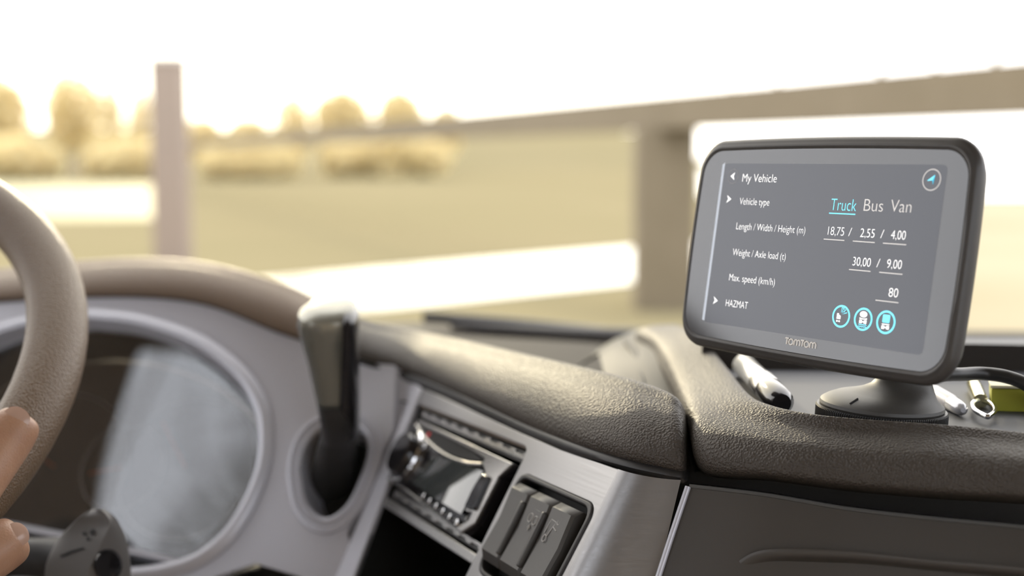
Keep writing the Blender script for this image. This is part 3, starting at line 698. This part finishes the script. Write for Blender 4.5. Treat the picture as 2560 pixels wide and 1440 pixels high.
WHITE = emit('white_pixels', (1, 1, 1), 0.95); CYAN = emit('cyan_pixels', (0.19, 0.80, 1.0), 1.0); PALE = emit('pale_pixels', (0.62, 0.60, 0.58), 0.85); BLUE = emit('blue_pixels', (0.05, 0.42, 0.62), 0.9)
def text(s, x0, base, x1, cap, m, name='screen_text', parent=None, z=0.56, bold=0.0):
    cu = bpy.data.curves.new('t', 'FONT'); cu.body = s; cu.size = 1.0; cu.fill_mode = 'FRONT'; cu.offset = -0.013
    o = bpy.data.objects.new('t', cu); C.objects.link(o); bpy.context.view_layer.update()
    me = bpy.data.meshes.new_from_object(o.evaluated_get(bpy.context.evaluated_depsgraph_get()))
    bpy.data.objects.remove(o); bpy.data.curves.remove(cu)
    xs = [v.co.x for v in me.vertices]; lo, hi = min(xs), max(xs); ky = cap/0.729
    for v in me.vertices:
        v.co.x = (x0 + (v.co.x-lo)/(hi-lo)*(x1-x0))*mm; v.co.y = (base + v.co.y*ky)*mm; v.co.z = z*mm
    me.materials.clear(); me.materials.append(m)
    o = bpy.data.objects.new(name, me); o.matrix_basis = GA; link(o, parent or disp); WORLD[o.name] = GA.copy()
    return o
for s, x0, bs, x1, cap, m in (
    ('My Vehicle', 13.8, -8.8, 36.3, 4.1, WHITE), ('Vehicle type', 14, -19.8, 33.6, 3.5, WHITE), ('Length / Width / Height (m)', 14, -31.8, 58.2, 3.5, WHITE),
    ('Weight / Axle load (t)', 13.9, -44.4, 48.4, 3.5, WHITE), ('Max. speed (km/h)', 13.8, -56.6, 43.8, 3.5, WHITE), ('HAZMAT', 13.8, -69.0, 28.5, 3.5, WHITE),
    ('Truck', 71.3, -20.6, 85.7, 5.6, CYAN), ('Bus', 89.9, -20.3, 100.2, 5.6, PALE), ('Van', 104.2, -20.2, 114.9, 5.6, PALE),
    ('18,75', 71.6, -31.6, 80.8, 4.0, WHITE), ('/', 83.4, -31.6, 85.0, 4.0, WHITE), ('2,55', 89.9, -31.6, 97.6, 4.0, WHITE), ('/', 100.9, -31.6, 102.5, 4.0, WHITE), ('4,00', 106.4, -31.6, 113.9, 4.0, WHITE),
    ('30,00', 87.8, -44.1, 97.6, 4.0, WHITE), ('/', 100.9, -44.0, 102.5, 4.0, WHITE), ('9,00', 106.3, -43.9, 113.9, 4.0, WHITE), ('80', 109.2, -55.8, 114.0, 4.0, WHITE)):
    text(s, x0, bs, x1, cap, m)
def flat(name, polys, m, z=0.56, parent=None):
    """flat lit shapes on the screen; each polygon a face"""
    vs, fs = [], []
    for q in polys:
        fs.append(tuple(range(len(vs), len(vs)+len(q)))); vs += [Vector((a*mm, c*mm, z*mm)) for a, c in q]
    return obj(name, vs, fs, m, parent or disp, False, GA)
def bar(x0, x1, y, h=0.38): return [(x0, y), (x1, y), (x1, y-h), (x0, y-h)]
for x0, x1, y in ((69.7, 81.6, -33.4), (86.3, 98.3, -33.4), (102.7, 114.8, -33.4), (86.3, 98.1, -45.8), (102.8, 114.9, -45.8), (102.8, 114.8, -57.7)):
    flat('entry_line', [bar(x0, x1, y)], PALE)
flat('underline', [bar(70.8, 85.7, -21.7, 0.5)], CYAN)
def annulus(cx, cy, r, wd, n=48):
    qs = []
    for j in range(n):
        a, b = 2*math.pi*j/n, 2*math.pi*(j+1)/n
        qs.append([(cx+r*math.cos(a), cy+r*math.sin(a)), (cx+r*math.cos(b), cy+r*math.sin(b)), (cx+(r-wd)*math.cos(b), cy+(r-wd)*math.sin(b)), (cx+(r-wd)*math.cos(a), cy+(r-wd)*math.sin(a))])
    return qs
def sh(poly, cx, cy, k=1.0): return [(cx+a*k, cy+b*k) for a, b in poly]
flat('arrow', [sh([(-1.6, 0), (1.3, 1.9), (0.6, 0), (1.3, -1.9)], 7.0, -6.2)], WHITE)
for y in (-17.4, -67.0):
    flat('arrow', [sh([(1.6, 0), (-1.5, 1.9), (-0.5, 0), (-1.5, -1.9)], 6.4, y)], WHITE)
flat('compass_circle', annulus(123.1, -6.3, 4.5, 0.35), PALE)
flat('faint_circle', annulus(7.2, -6.3, 3.5, 0.12), emit('faint_line', (0.4, 0.38, 0.36), 0.4))
flat('compass_arrow', [[(124.6, -4.2), (120.8, -6.8), (123.4, -6.5)]], CYAN); flat('compass_arrow', [[(124.6, -4.2), (123.4, -6.5), (124.0, -8.4)]], BLUE)
def ell(cx, cy, rx, ry, n=24): return [(cx+rx*math.cos(2*math.pi*j/n), cy+ry*math.sin(2*math.pi*j/n)) for j in range(n)]
def wheels(cx, cy, k=1.0):
    a = [(-2.1, 0.7), (-1.6, 0.85), (-1.1, 0.7), (-0.6, 0.8), (-0.45, 0.25), (0.45, 0.25), (0.6, 0.8), (1.1, 0.7), (1.6, 0.85), (2.1, 0.7), (2.1, -0.7), (1.6, -0.85), (1.1, -0.7), (0.6, -0.8), (0.45, -0.25), (-0.45, -0.25), (-0.6, -0.8), (-1.1, -0.7), (-1.6, -0.85), (-2.1, -0.7)]
    return sh(a, cx, cy, k)
for cx in (85.4, 97.6, 109.7): flat('hazard_ring', annulus(cx, -66.6, 4.95, 0.85), CYAN)
cx, cy = 85.4, -66.6
flat('hazard_symbol', [[(cx-2.4, cy+1.2), (cx-1.3, cy+1.2), (cx-1.2, cy+0.7), (cx-0.2, cy+0.1), (cx-0.2, cy-1.3), (cx-2.4, cy-1.3)], wheels(cx-1.35, cy-2.2, 0.5)], WHITE)
ry = []
for a in (80, 63, 43, 20):
    a = math.radians(a); b = 0.06; l0, l1 = 0.8, 3.7; ox, oy = cx-0.5, cy+0.6
    ry.append([(ox+l0*math.cos(a), oy+l0*math.sin(a)), (ox+l1*math.cos(a-b), oy+l1*math.sin(a-b)), (ox+l1*math.cos(a+b), oy+l1*math.sin(a+b))])
for a, l in ((71, 3.3), (53, 3.2), (33, 2.6), (60, 1.8)):
    a = math.radians(a); ry.append(ell(cx-0.5+l*math.cos(a), cy+0.6+l*math.sin(a), 0.17, 0.2, 8))
flat('spark_symbol', ry, CYAN)
cx = 97.6
flat('hazard_symbol', [ell(cx-0.1, cy+2.1, 2.0, 1.35), [(cx-2.0, cy+0.7), (cx-1.2, cy+0.45), (cx, cy+0.3), (cx+1.2, cy+0.45), (cx+2.0, cy+0.7), (cx+2.0, cy-0.1), (cx-2.0, cy-0.1)], wheels(cx, cy-1.1, 0.95)], WHITE)
wv = []
for y in (-2.35, -3.2):
    up_ = [(cx-2.2+4.4*i/16, cy+y+0.16*math.sin(i*1.55)) for i in range(17)]
    wv.append([(a, b+0.17) for a, b in up_] + [(a, b-0.17) for a, b in up_[::-1]])
flat('wave_symbol', wv, CYAN)
cx = 109.7
flat('load_symbol', [rrect(cx-1.9, cx+1.9, cy-0.2, cy+3.2, 0.5, 4)], CYAN)
flat('hazard_symbol', [rrect(cx-2.0, cx+2.0, cy-1.1, cy-0.7, 0.15, 3), wheels(cx, cy-2.2, 0.95)], WHITE)
# raised maker's lettering under the screen
LG = mat('lettering_white', (0.88, 0.86, 0.82), 0.4, 0.0)
lx, y0, hh = 55.0, -82.3, 2.7
st = []
def arc(cx, cy, r, a0, a1, n=10): return [(cx+r*math.cos(math.radians(a0+(a1-a0)*i/n)), cy+r*math.sin(math.radians(a0+(a1-a0)*i/n))) for i in range(n+1)]
for half in (0.0, 9.4):
    X = lx+half
    st += [[(X+0.1, y0+hh), (X+2.1, y0+hh)], [(X+1.1, y0+hh), (X+1.1, y0)]]
    st += [arc(X+3.6, y0+1.25, 1.25, 0, 360, 20)]
    st += [[(X+5.6, y0)] + [(X+5.6, y0+1.2)] + arc(X+6.45, y0+1.6, 0.85, 180, 0, 8) + [(X+7.3, y0)], [(X+7.3, y0+1.2)] + arc(X+8.15, y0+1.6, 0.85, 180, 0, 8) + [(X+9.0, y0)]]
V_, F_ = [], []
for q in st:
    v, f = tube_geo([Vector((a*mm, c*mm, 0.5*mm)) for a, c in q], 0.41*mm, 8)
    o_ = len(V_); V_ += v; F_ += [tuple(i+o_ for i in ff) for ff in f]
obj('lettering', V_, F_, LG, nav, True, GA)

# ------------------------------------------------------------------ mount
bc = on_z(2198, 1062, ZS); bc = Vector((P(2198, 1040, 0.592).x, bc.y, ZS)); 
mnt = thing('navigator_mount', 'black round suction mount with ribbed locking ring carrying the navigator', 'mount', bc)
tl = Matrix.Rotation(math.radians(2.5), 4, 'Y')
MM = Matrix.Translation(bc) @ tl
n = 660
def rib(r, z, d): return [Vector(((r - (d if (j//2) % 2 else 0))*mm*math.cos(2*math.pi*j/n), (r - (d if (j//2) % 2 else 0))*mm*math.sin(2*math.pi*j/n), z*mm)) for j in range(n)]
rings('locking_ring', [rib(28.5, 0.2, 0), rib(29.6, 0.8, 0.7), rib(29.6, 7.6, 0.7), rib(29.0, 8.4, 0), rib(24, 8.6, 0)], M['rubber'], mnt, MM, True, True, 20)
def er(c, r, z, ky=1.0, n=64): return [Vector(((c + r*math.cos(2*math.pi*j/n))*mm, r*ky*mm*math.sin(2*math.pi*j/n), z*mm)) for j in range(n)]
base = rings('base', [er(0, 27.5, 8.4), er(0, 28.0, 9.2), er(0, 27.6, 10.6), er(0, 26.8, 11.2), er(0.3, 25.5, 12.2), er(1.5, 22.8, 13.8), er(4.2, 19.6, 15.0), er(6.8, 16.6, 16.6, 0.95), er(8.6, 14.0, 18.8, 0.92), er(9.4, 12.4, 21.5, 0.9), er(9.3, 11.4, 25, 0.88), er(8.6, 10.8, 32, 0.85), er(7.6, 10.2, 42, 0.85), er(7, 8, 47, 0.85)], M['mount'], mnt, MM, True, True, 28)
ca, sa = -0.757, -0.653
tube('alignment_mark', [Vector((25.2*ca*mm, 25.2*sa*mm, 12.35*mm)), Vector((21.8*ca*mm + 0.0013, 21.8*sa*mm, 14.35*mm))], 0.42*mm, M['black'], base, 8, None, MM)
gb_ = GA @ Vector((0.064, -0.039, -0.0205))
tp = MM @ Vector((7.5*mm, 0, 40*mm))
tube('arm', [tp, tp.lerp(gb_, 0.5) + Vector((0.002, 0.004, 0)), gb_ - GN*0.004], [0.0095, 0.0085, 0.011], M['mount'], mnt, 18, 16)

# ------------------------------------------------------------------ loose things on the shelf
cab = tube('power_cable', [GA @ Vector((0.118, -0.070, -0.020)), P(2330, 928, 0.585), P(2390, 936, 0.60), P(2455, 934, 0.61), P(2520, 943, 0.605), P(2575, 968, 0.60), P(2640, 1030, 0.61), on_z(2760, 1060, ZS+0.003), on_z(2950, 1060, ZS+0.003)], 0.0032, M['rubber'], None, 14, 60)
tag(cab, 'black power cable running from the navigator off to the right', 'cable')
def lying(x, y, r): return on_z(x, y, ZS + r)
fl = thing('penlight', 'shiny white penlight with a dark end cap lying on the shelf', 'penlight', lying(1895, 965, 0))
a, b_ = lying(1858, 912, 0.0068), lying(1948, 1002, 0.0066)
ax = (b_-a)
tube('barrel', [a, a+ax*0.02, a+ax*0.5, a+ax*0.56], [0.0055, 0.0064, 0.0064, 0.0064], mat('white_lacquer', (0.80, 0.80, 0.78), 0.12, 0.3), fl, 24)
tube('collar', [a+ax*0.55, a+ax*0.56, a+ax*0.72, a+ax*0.74], [0.0066, 0.0071, 0.0071, 0.0066], M['satin'], fl, 24)
tube('end_cap', [a+ax*0.73, a+ax*0.75, a+ax*1.02, a+ax*1.06], [0.0066, 0.007, 0.0066, 0.0045], M['gloss'], fl, 24)
a, b_ = lying(2310, 968, 0.0042), lying(2402, 1022, 0.0042); ax = b_-a
pn = thing('ballpoint_pen', 'white ballpoint pen lying behind the round mount', 'pen', (a+b_)/2)
tube('barrel', [a - ax*0.6, a, a+ax*0.72, a+ax*0.78], [0.004, 0.0042, 0.0042, 0.0038], mat('pen_white', (0.45, 0.44, 0.47), 0.3), pn, 20)
tube('clear_tip', [a+ax*0.76, a+ax*0.9, a+ax*1.02, a+ax*1.06], [0.0038, 0.0036, 0.0030, 0.0012], mat('pen_tip', (0.55, 0.55, 0.58), 0.15, 0.3), pn, 20)
a, b_ = lying(2440, 975, 0.004), lying(2468, 1040, 0.004); ax = b_-a; sd = ax.normalized().cross(Vector((0, 0, 1)))
cl = thing('metal_clip', 'small shiny metal clip with an open loop beside the yellow pad', 'clip', (a+b_)/2)
M['brass'] = mat('pale_brass', (0.78, 0.74, 0.45), 0.15, 1.0)
tube('shank', [a-ax*0.25, a, a+ax*0.45], [0.0035, 0.004, 0.0036], M['brass'], cl, 16)
tube('loop', [a+ax*0.4, a+ax*0.55+sd*0.0042, a+ax*0.8+sd*0.0045, a+ax*1.0+sd*0.0008, a+ax*1.0-sd*0.0008, a+ax*0.8-sd*0.0045, a+ax*0.55-sd*0.0042, a+ax*0.4], 0.0013, M['chrome'], cl, 10, 40)
pad = thing('sticky_note_pad', 'yellow green block of sticky notes at the right edge of the shelf', 'notepad', on_z(2560, 1030, ZS))
a = on_z(2478, 1028, ZS); Mp = frame(a, dirv(0.94, 0, -0.30), Vector((0, 0, 1)))
from_bm('note_block', boxgeo((0.038, 0.0055, -0.010), (0.076, 0.011, 0.020), 0.0008, 2), mat('note_yellow', (0.36, 0.36, 0.035), 0.7), pad, True, Mp)
from_bm('top_sheet', boxgeo((0.038, 0.0120, -0.010), (0.0768, 0.0014, 0.0208), 0.0003, 1), mat('note_pale', (0.62, 0.60, 0.42), 0.6), pad, True, Mp)

# ------------------------------------------------------------------ driver's hand
def skin_body(name, chains, m, parent):
    """one continuous skinned surface from chains of (point, radius); later chains start at an index of an earlier one"""
    vs, es, rs, ends = [], [], [], []
    for start, pts in chains:
        prev = start
        for p, r in pts:
            vs.append(tuple(p)); rs.append(r); k = len(vs)-1
            if prev is not None: es.append((prev, k))
            prev = k
    me = bpy.data.meshes.new(name); me.from_pydata(vs, es, [])
    o = bpy.data.objects.new(name, me); C.objects.link(o)
    md = o.modifiers.new('s', 'SKIN'); md.use_smooth_shade = True
    for i, s in enumerate(me.skin_vertices[0].data): s.radius = (rs[i], rs[i]); s.use_root = (i == 0)
    sb = o.modifiers.new('u', 'SUBSURF'); sb.levels = 3; sb.render_levels = 3
    bpy.context.view_layer.update()
    m2 = bpy.data.meshes.new_from_object(o.evaluated_get(bpy.context.evaluated_depsgraph_get()))
    bpy.data.objects.remove(o)
    m2.materials.clear(); m2.name = name
    return finish(name, m2, m, parent, True, None, angle=180)
skin = mat('skin', (0.46, 0.25, 0.16), 0.42, 0, 0.45)
b = skin.node_tree.nodes['Principled BSDF']; b.inputs['Subsurface Weight'].default_value = 0.15; b.inputs['Subsurface Radius'].default_value = (0.006, 0.002, 0.001); b.inputs['Subsurface Scale'].default_value = 0.5
noise_color(skin, (0.40, 0.235, 0.145), (0.31, 0.16, 0.095), 130, 3)
bump(skin, 900, 0.35, 0.0006)
per = thing('person', 'driver with thumb and forefinger resting on the steering wheel rim', 'person', P(-420, 1500, 0.53))
ch = [(None, [(P(-760, 1750, 0.47), 0.036), (P(-560, 1560, 0.510), 0.028), (P(-430, 1450, 0.530), 0.027), (P(-330, 1370, 0.545), 0.023)]),            # 0-3 forearm, wrist, palm
      (2, [(P(-270, 1420, 0.560), 0.0180), (P(-160, 1340, 0.580), 0.0165), (P(-52, 1200, 0.604), 0.0130), (P(0, 1125, 0.618), 0.0132), (P(43, 1062, 0.6255), 0.0126), (P(58, 1040, 0.627), 0.0096), (P(62, 1034, 0.6275), 0.0045)]),  # thumb
      (3, [(P(-255, 1400, 0.550), 0.0155), (P(-120, 1440, 0.570), 0.0138), (P(-45, 1400, 0.582), 0.0130), (P(10, 1362, 0.590), 0.0128), (P(36, 1346, 0.594), 0.0120), (P(52, 1337, 0.595), 0.0092), (P(58, 1333, 0.5955), 0.0045)]),    # forefinger
      (3, [(P(-270, 1430, 0.545), 0.0125), (P(-150, 1478, 0.560), 0.0105), (P(-70, 1490, 0.572), 0.0095), (P(-15, 1482, 0.580), 0.0080)]),
      (3, [(P(-310, 1510, 0.535), 0.012), (P(-190, 1580, 0.550), 0.0100), (P(-115, 1600, 0.560), 0.0090), (P(-60, 1595, 0.568), 0.0075)]),
      (3, [(P(-370, 1590, 0.525), 0.011), (P(-270, 1680, 0.538), 0.0088), (P(-200, 1700, 0.546), 0.0078), (P(-160, 1698, 0.552), 0.0065)])]
hand = skin_body('hand', ch, skin, per)
nailm = mat('fingernail', (0.42, 0.27, 0.20), 0.22, 0, 0.5)
def nail(c, ax_dir, side, nrm, L, Wd, curve):
    rows = []
    for i in range(21):
        u = -math.cos(math.pi*i/20)
        row = []
        for j in range(9):
            v = -1+2*j/8; wv_ = math.sqrt(max(0.0, 1-max(0.0, (abs(u)-0.25)/0.75)**2.4))*0.98+0.02
            row.append(c + ax_dir*u*L/2 + side*v*Wd/2*wv_ - nrm*curve*(v*v*wv_*wv_) - nrm*0.0012*max(0, u)**2)
        rows.append(row)
    vs, fs = grid(rows)
    return obj('fingernail', vs, fs, nailm, hand)
def nail_at(tip_a, tip_b, r, away, L, Wd, shift):
    ax_ = (tip_b-tip_a).normalized(); nrm = away - ax_*away.dot(ax_); nrm.normalize(); side = ax_.cross(nrm)
    c = tip_a.lerp(tip_b, shift) + nrm*r
    return nail(c, ax_, side, nrm, L, Wd, 0.0025)
nail_at(P(0, 1125, 0.618), P(58, 1040, 0.627), 0.0103, dirv(0.25, 0.50, -0.72), 0.0130, 0.0130, 0.72)
nail_at(P(-45, 1400, 0.582), P(58, 1333, 0.5955), 0.0100, dirv(0.50, 0.45, -0.70), 0.0110, 0.0116, 0.74)
slv = tube('sleeve', [P(-640, 1640, 0.492), P(-760, 1760, 0.47), P(-1000, 2000, 0.42), P(-1250, 2200, 0.36)], [0.040, 0.046, 0.05, 0.055], mat('shirt_blue', (0.10, 0.14, 0.22), 0.85), per, 24, 14)

# ------------------------------------------------------------------ outside
GZ = -1.30
grass = mat('dry_grass', (0.5, 0.46, 0.25), 0.95, 0, 0.0); noise_color(grass, (0.170, 0.148, 0.080), (0.220, 0.182, 0.108), 0.05, 5)
asph = mat('wet_asphalt', (0.35, 0.33, 0.28), 0.12, 0, 1.0)
conc = mat('concrete', (0.36, 0.31, 0.25), 0.85); noise_color(conc, (0.135, 0.105, 0.062), (0.175, 0.138, 0.088), 1.5, 5)
g = obj('ground', [(-400, -200, GZ), (400, -200, GZ), (400, 600, GZ), (-400, 600, GZ)], [(0, 1, 2, 3)], grass, None, False); g['kind'] = 'structure'
def noise_mat(name, c1, c2, sc_):
    m = mat(name, c1, 0.9, 0, 0.1); noise_color(m, c1, c2, sc_, 3); return m
def slab(name, px, label, cat, m, h=0.03):
    pts = [on_z(x, y, GZ) for x, y in px]
    vs = [p + Vector((0, 0, 0.004)) for p in pts] + [p + Vector((0, 0, h)) for p in pts]; n = len(pts)
    fs = [tuple(range(n, 2*n))] + [(i, (i+1) % n, n+(i+1) % n, n+i) for i in range(n)]
    return tag(obj(name, vs, fs, m, None, False), label, cat)
slab('wet_road', [(560, 812), (1000, 770), (1700, 695), (1790, 686), (1790, 598), (1560, 624), (1000, 672), (560, 712)], 'wet road shining white in the sun beyond the pillar', 'road', asph)
slab('pale_lane', [(-500, 560), (428, 546), (428, 462), (-500, 448)], 'pale sunlit lane in the distance left of the post', 'road', mat('pale_gravel', (0.27, 0.24, 0.13), 0.7, 0, 0.3))
slab('haze_slab', [(1752, 494), (2900, 494), (2900, 408), (1752, 408)], 'glossy slab standing in for white haze right of the navigator', 'haze', asph)  # added glossy slab, mirrors white sky in place of haze
slab('sandy_track', [(1850, 1100), (3100, 1100), (2900, 498), (1800, 498)], 'pale sandy ground outside to the right of the navigator', 'track', noise_mat('pale_sand', (0.20, 0.165, 0.085), (0.34, 0.29, 0.20), 0.12))
# concrete beam on pillars
d1, d2 = 11.5, 30.0
def bp(x, y, d): return P(x, y, d)
br = thing('concrete_overpass', 'long concrete beam carried on pillars crossing behind the navigator', 'overpass', on_z(1660, 880, GZ))
baz = math.radians(-19.6)
dirb = Vector((math.sin(baz), math.cos(baz), 0)); nb = Vector((-dirb.y, dirb.x, 0))
A0 = Vector((4.92, 12.3, 0)) - dirb*5; B0 = A0 + dirb*95
def beam(name, z0, z1, th, m, parent, off=0.0):
    q = [A0-nb*th/2+nb*off, B0-nb*th/2+nb*off, B0+nb*th/2+nb*off, A0+nb*th/2+nb*off]
    vs = [p+Vector((0, 0, z0)) for p in q]+[p+Vector((0, 0, z1)) for p in q]
    return obj(name, vs, [(0, 1, 2, 3), (7, 6, 5, 4), (0, 4, 5, 1), (1, 5, 6, 2), (2, 6, 7, 3), (3, 7, 4, 0)], m, parent, False)
beam('beam', CAM.z+0.36, CAM.z+0.86, 0.5, conc, br)
def at_line(px):
    """where the sight line of a photo column meets the beam's line on the ground plan"""
    r = P(px, 384, 1.0)-CAM; k = (A0.x*dirb.y-A0.y*dirb.x)/(r.x*dirb.y-r.y*dirb.x); return Vector((r.x*k, r.y*k, 0))
for px, hw in ((1662, 0.45),):
    c = at_line(px); from_bm('pillar', boxgeo((c.x, c.y, (GZ+CAM.z+0.40)/2), (2*hw, 0.7, CAM.z+0.40-GZ), 0.03, 2), conc, br)
for px, h in ((1940, 0.07), (2195, 0.10), (2330, 0.06), (2480, 0.34), (1830, 0.05)):
    c = at_line(px); from_bm('bolt_post', boxgeo((c.x, c.y, CAM.z+0.86+h/2-0.01), (0.06, 0.06, h), 0.01, 1), conc, br)
pc = on_z(427, 640, GZ); pc = Vector((P(427, 400, 20).x, P(427, 400, 20).y, 0))
ps = thing('post', 'tall pale square post standing left of the overpass', 'post', (pc.x, pc.y, GZ))
from_bm('shaft', boxgeo((pc.x, pc.y, (GZ+2.5)/2), (0.50, 0.5, 2.5-GZ), 0.03, 2), mat('post_paint', (0.23, 0.175, 0.135), 0.8), ps)
from_bm('cap', boxgeo((pc.x, pc.y, 2.53), (0.56, 0.56, 0.08), 0.02, 2), mat('post_cap', (0.5, 0.45, 0.4), 0.8), ps)
# trees and hedges
def translucent(m, col, k):
    t = m.node_tree; b = t.nodes['Principled BSDF']; o = [n for n in t.nodes if n.type == 'OUTPUT_MATERIAL'][0]
    tr = N(t, 'ShaderNodeBsdfTranslucent'); tr.inputs['Color'].default_value = (*col, 1)
    mx = N(t, 'ShaderNodeMixShader'); mx.inputs['Fac'].default_value = k
    t.links.new(b.outputs['BSDF'], mx.inputs[1]); t.links.new(tr.outputs['BSDF'], mx.inputs[2]); t.links.new(mx.outputs['Shader'], o.inputs['Surface'])
leaf = mat('hazy_leaves', (0.42, 0.40, 0.16), 0.9); noise_color(leaf, (0.52, 0.44, 0.22), (0.66, 0.55, 0.32), 0.3, 3); translucent(leaf, (0.78, 0.66, 0.38), 0.5)  # pale tan puts the distance haze into the leaf colour
bark = mat('bark', (0.28, 0.22, 0.16), 0.9)
def tree(px, d, base_y, top_y, wpx, label, cat='tree', name='tree', trunk=True, dens=260, group=None):
    g0 = P(px, base_y, d); x, y = g0.x, g0.y; top = P(px, top_y, d).z; h = top-GZ; R = wpx*d/F/2
    t = thing(name, label, cat, (x, y, GZ), group)
    rnd = random.Random(px*7+top_y)
    if trunk:
        V_, F_ = tube_geo([Vector((x, y, GZ)), Vector((x+0.05*h*rnd.uniform(-1, 1), y, GZ+h*0.45)), Vector((x+0.03*h, y, GZ+h*0.85))], [0.03*h+0.05, 0.022*h, 0.008*h], 10)
        for k in range(7):
            a = rnd.uniform(0, 6.28); s = GZ+h*rnd.uniform(0.35, 0.7); e = Vector((x+math.cos(a)*R*0.8, y+math.sin(a)*R*0.8, s+h*rnd.uniform(0.1, 0.28)))
            v, f = tube_geo([Vector((x, y, s)), e], [0.01*h, 0.004*h], 6); o_ = len(V_); V_ += v; F_ += [tuple(i+o_ for i in ff) for ff in f]
        obj('trunk', V_, F_, bark, t)
    vs, fs = [], []
    for k in range(dens):
        a, c = rnd.uniform(0, 6.28), rnd.uniform(-1, 1); rr_ = rnd.random()**0.4
        sr = math.sqrt(1-c*c); zc = GZ + h*(0.60 if trunk else 0.45); hz = h*(0.40 if trunk else 0.55)
        p = Vector((x+R*rr_*sr*math.cos(a), y+R*rr_*sr*math.sin(a), zc+hz*rr_*c))
        s = R*rnd.uniform(0.10, 0.2); u = Vector((rnd.gauss(0, 1), rnd.gauss(0, 1), rnd.gauss(0, 1))).normalized(); v = u.orthogonal().normalized()
        o_ = len(vs); vs += [p-u*s, p+v*s*0.6, p+u*s, p-v*s*0.6]; fs.append((o_, o_+1, o_+2, o_+3))
    obj('foliage', vs, fs, leaf, t, False)
    return t
GT = 'trees on the left beyond the post'
for px, d, by, ty, wp_, lb in ((0, 128, 470, 190, 150, 'thin hazy tree at the far left edge'), (190, 132, 470, 175, 130, 'hazy tree second from the left edge of the view'), (280, 126, 460, 205, 70, 'slim hazy tree between the leftmost trees and the post'),
     (355, 134, 455, 215, 60, 'hazy tree just left of the square post'), (510, 133, 450, 290, 90, 'low hazy tree just right of the square post'),
     (625, 129, 440, 290, 110, 'small hazy tree beyond the steering wheel, right of the post'), (735, 135, 430, 235, 90, 'hazy round tree above the gear lever')):
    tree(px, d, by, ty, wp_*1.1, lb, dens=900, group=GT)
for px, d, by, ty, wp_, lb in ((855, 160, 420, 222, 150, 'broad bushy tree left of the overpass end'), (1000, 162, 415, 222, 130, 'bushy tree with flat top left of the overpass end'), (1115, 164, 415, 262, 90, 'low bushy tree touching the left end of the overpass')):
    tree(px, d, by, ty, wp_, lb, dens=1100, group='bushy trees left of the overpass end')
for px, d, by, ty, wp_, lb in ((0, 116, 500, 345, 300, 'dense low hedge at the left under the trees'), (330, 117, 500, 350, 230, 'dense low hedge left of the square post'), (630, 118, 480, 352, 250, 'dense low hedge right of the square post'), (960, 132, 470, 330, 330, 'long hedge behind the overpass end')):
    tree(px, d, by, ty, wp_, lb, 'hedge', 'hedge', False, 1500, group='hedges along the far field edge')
# distant ridge beyond the overpass
rows = []
for k, (y_, hh) in enumerate(((190, -0.1), (215, 4.5), (240, 6.4), (270, 7.4), (320, 7.4))):
    rows.append([Vector((x*y_/240, y_, GZ + hh*e)) for x, e in ((-280, 1.0), (-110, 1.0), (-66, 1.0), (-20, 1.0), (10, 0.96), (22, 0.92), (27, 0.85), (32, 0.3), (38, -0.02))])
hl = loft('hill', rows, 60, 16, grass); hl['kind'] = 'structure'
# twiggy tree outside the driver's door, mirrored in the cluster lens
rnd = random.Random(5); V_, F_ = [], []
def branch(p, d, L, r, lev):
    q = p + d*L; v, f = tube_geo([p, p.lerp(q, 0.5)+Vector((rnd.gauss(0, 1), rnd.gauss(0, 1), rnd.gauss(0, 1)))*L*0.05, q], [r, r*0.85, r*0.7], 6)
    o_ = len(V_); V_.extend(v); F_.extend([tuple(i+o_ for i in ff) for ff in f])
    if lev == 0: return
    for k in range(3 if lev > 1 else 4):
        e = (d + Vector((rnd.gauss(0, 1), rnd.gauss(0, 1), rnd.gauss(0.15, 0.8)))*0.55).normalized()
        branch(p + d*L*rnd.uniform(0.55, 1.0), e, L*rnd.uniform(0.55, 0.8), r*0.6, lev-1)
tw = thing('bare_tree', 'bare twiggy tree outside the driver side window, mirrored in the cluster lens', 'tree', (-6.0, -5.7, GZ))
branch(Vector((-6.0, -5.7, GZ)), Vector((0.02, 0.05, 1)).normalized(), 4.6, 0.12, 5)
for k in range(5):
    branch(Vector((-6.0+rnd.uniform(-0.15, 0.15), -5.15, 5.50+0.11*k)), Vector((rnd.uniform(-0.2, 0.2), 0.8, rnd.uniform(0.05, 0.35))).normalized(), 0.36, 0.020, 3)
obj('branches', V_, F_, mat('twig_bark', (0.13, 0.09, 0.035), 0.9), tw)
# ------------------------------------------------------------------ wiper and cowl outside the windscreen
wip = thing('windscreen_wiper', 'dark windscreen wiper lying along the bottom of the windscreen', 'wiper', P(1250, 820, 1.32))
tube('blade', [P(1060, 792, 1.34), P(1200, 802, 1.33), P(1350, 815, 1.32), P(1510, 832, 1.30)], 0.006, M['rubber'], wip, 10, 20)
tube('arm', [P(1130, 812, 1.33), P(1280, 826, 1.31), P(1430, 838, 1.29), P(1600, 850, 1.27)], [0.005, 0.007, 0.009, 0.012], M['dark'], wip, 10, 20)
tube('pivot', [P(1600, 852, 1.27), P(1602, 880, 1.275)], 0.02, M['dark'], wip, 16)
rows = [[P(x, y, d) for x, y, d in r] for r in (((600, 800, 1.42), (1050, 806, 1.42), (1300, 812, 1.42), (1700, 822, 1.40), (2700, 830, 1.40)), ((600, 830, 1.30), (1050, 838, 1.30), (1300, 845, 1.30), (1700, 855, 1.28), (2700, 870, 1.28)), ((600, 900, 1.30), (1050, 900, 1.30), (1300, 910, 1.30), (1700, 915, 1.28), (2700, 930, 1.28)))]
cw = loft('cowl', rows, 30, 12, M['dtop']); cw.name = 'cowl_panel'; tag(cw, 'grey cowl panel under the wiper at the windscreen base', 'cowl')
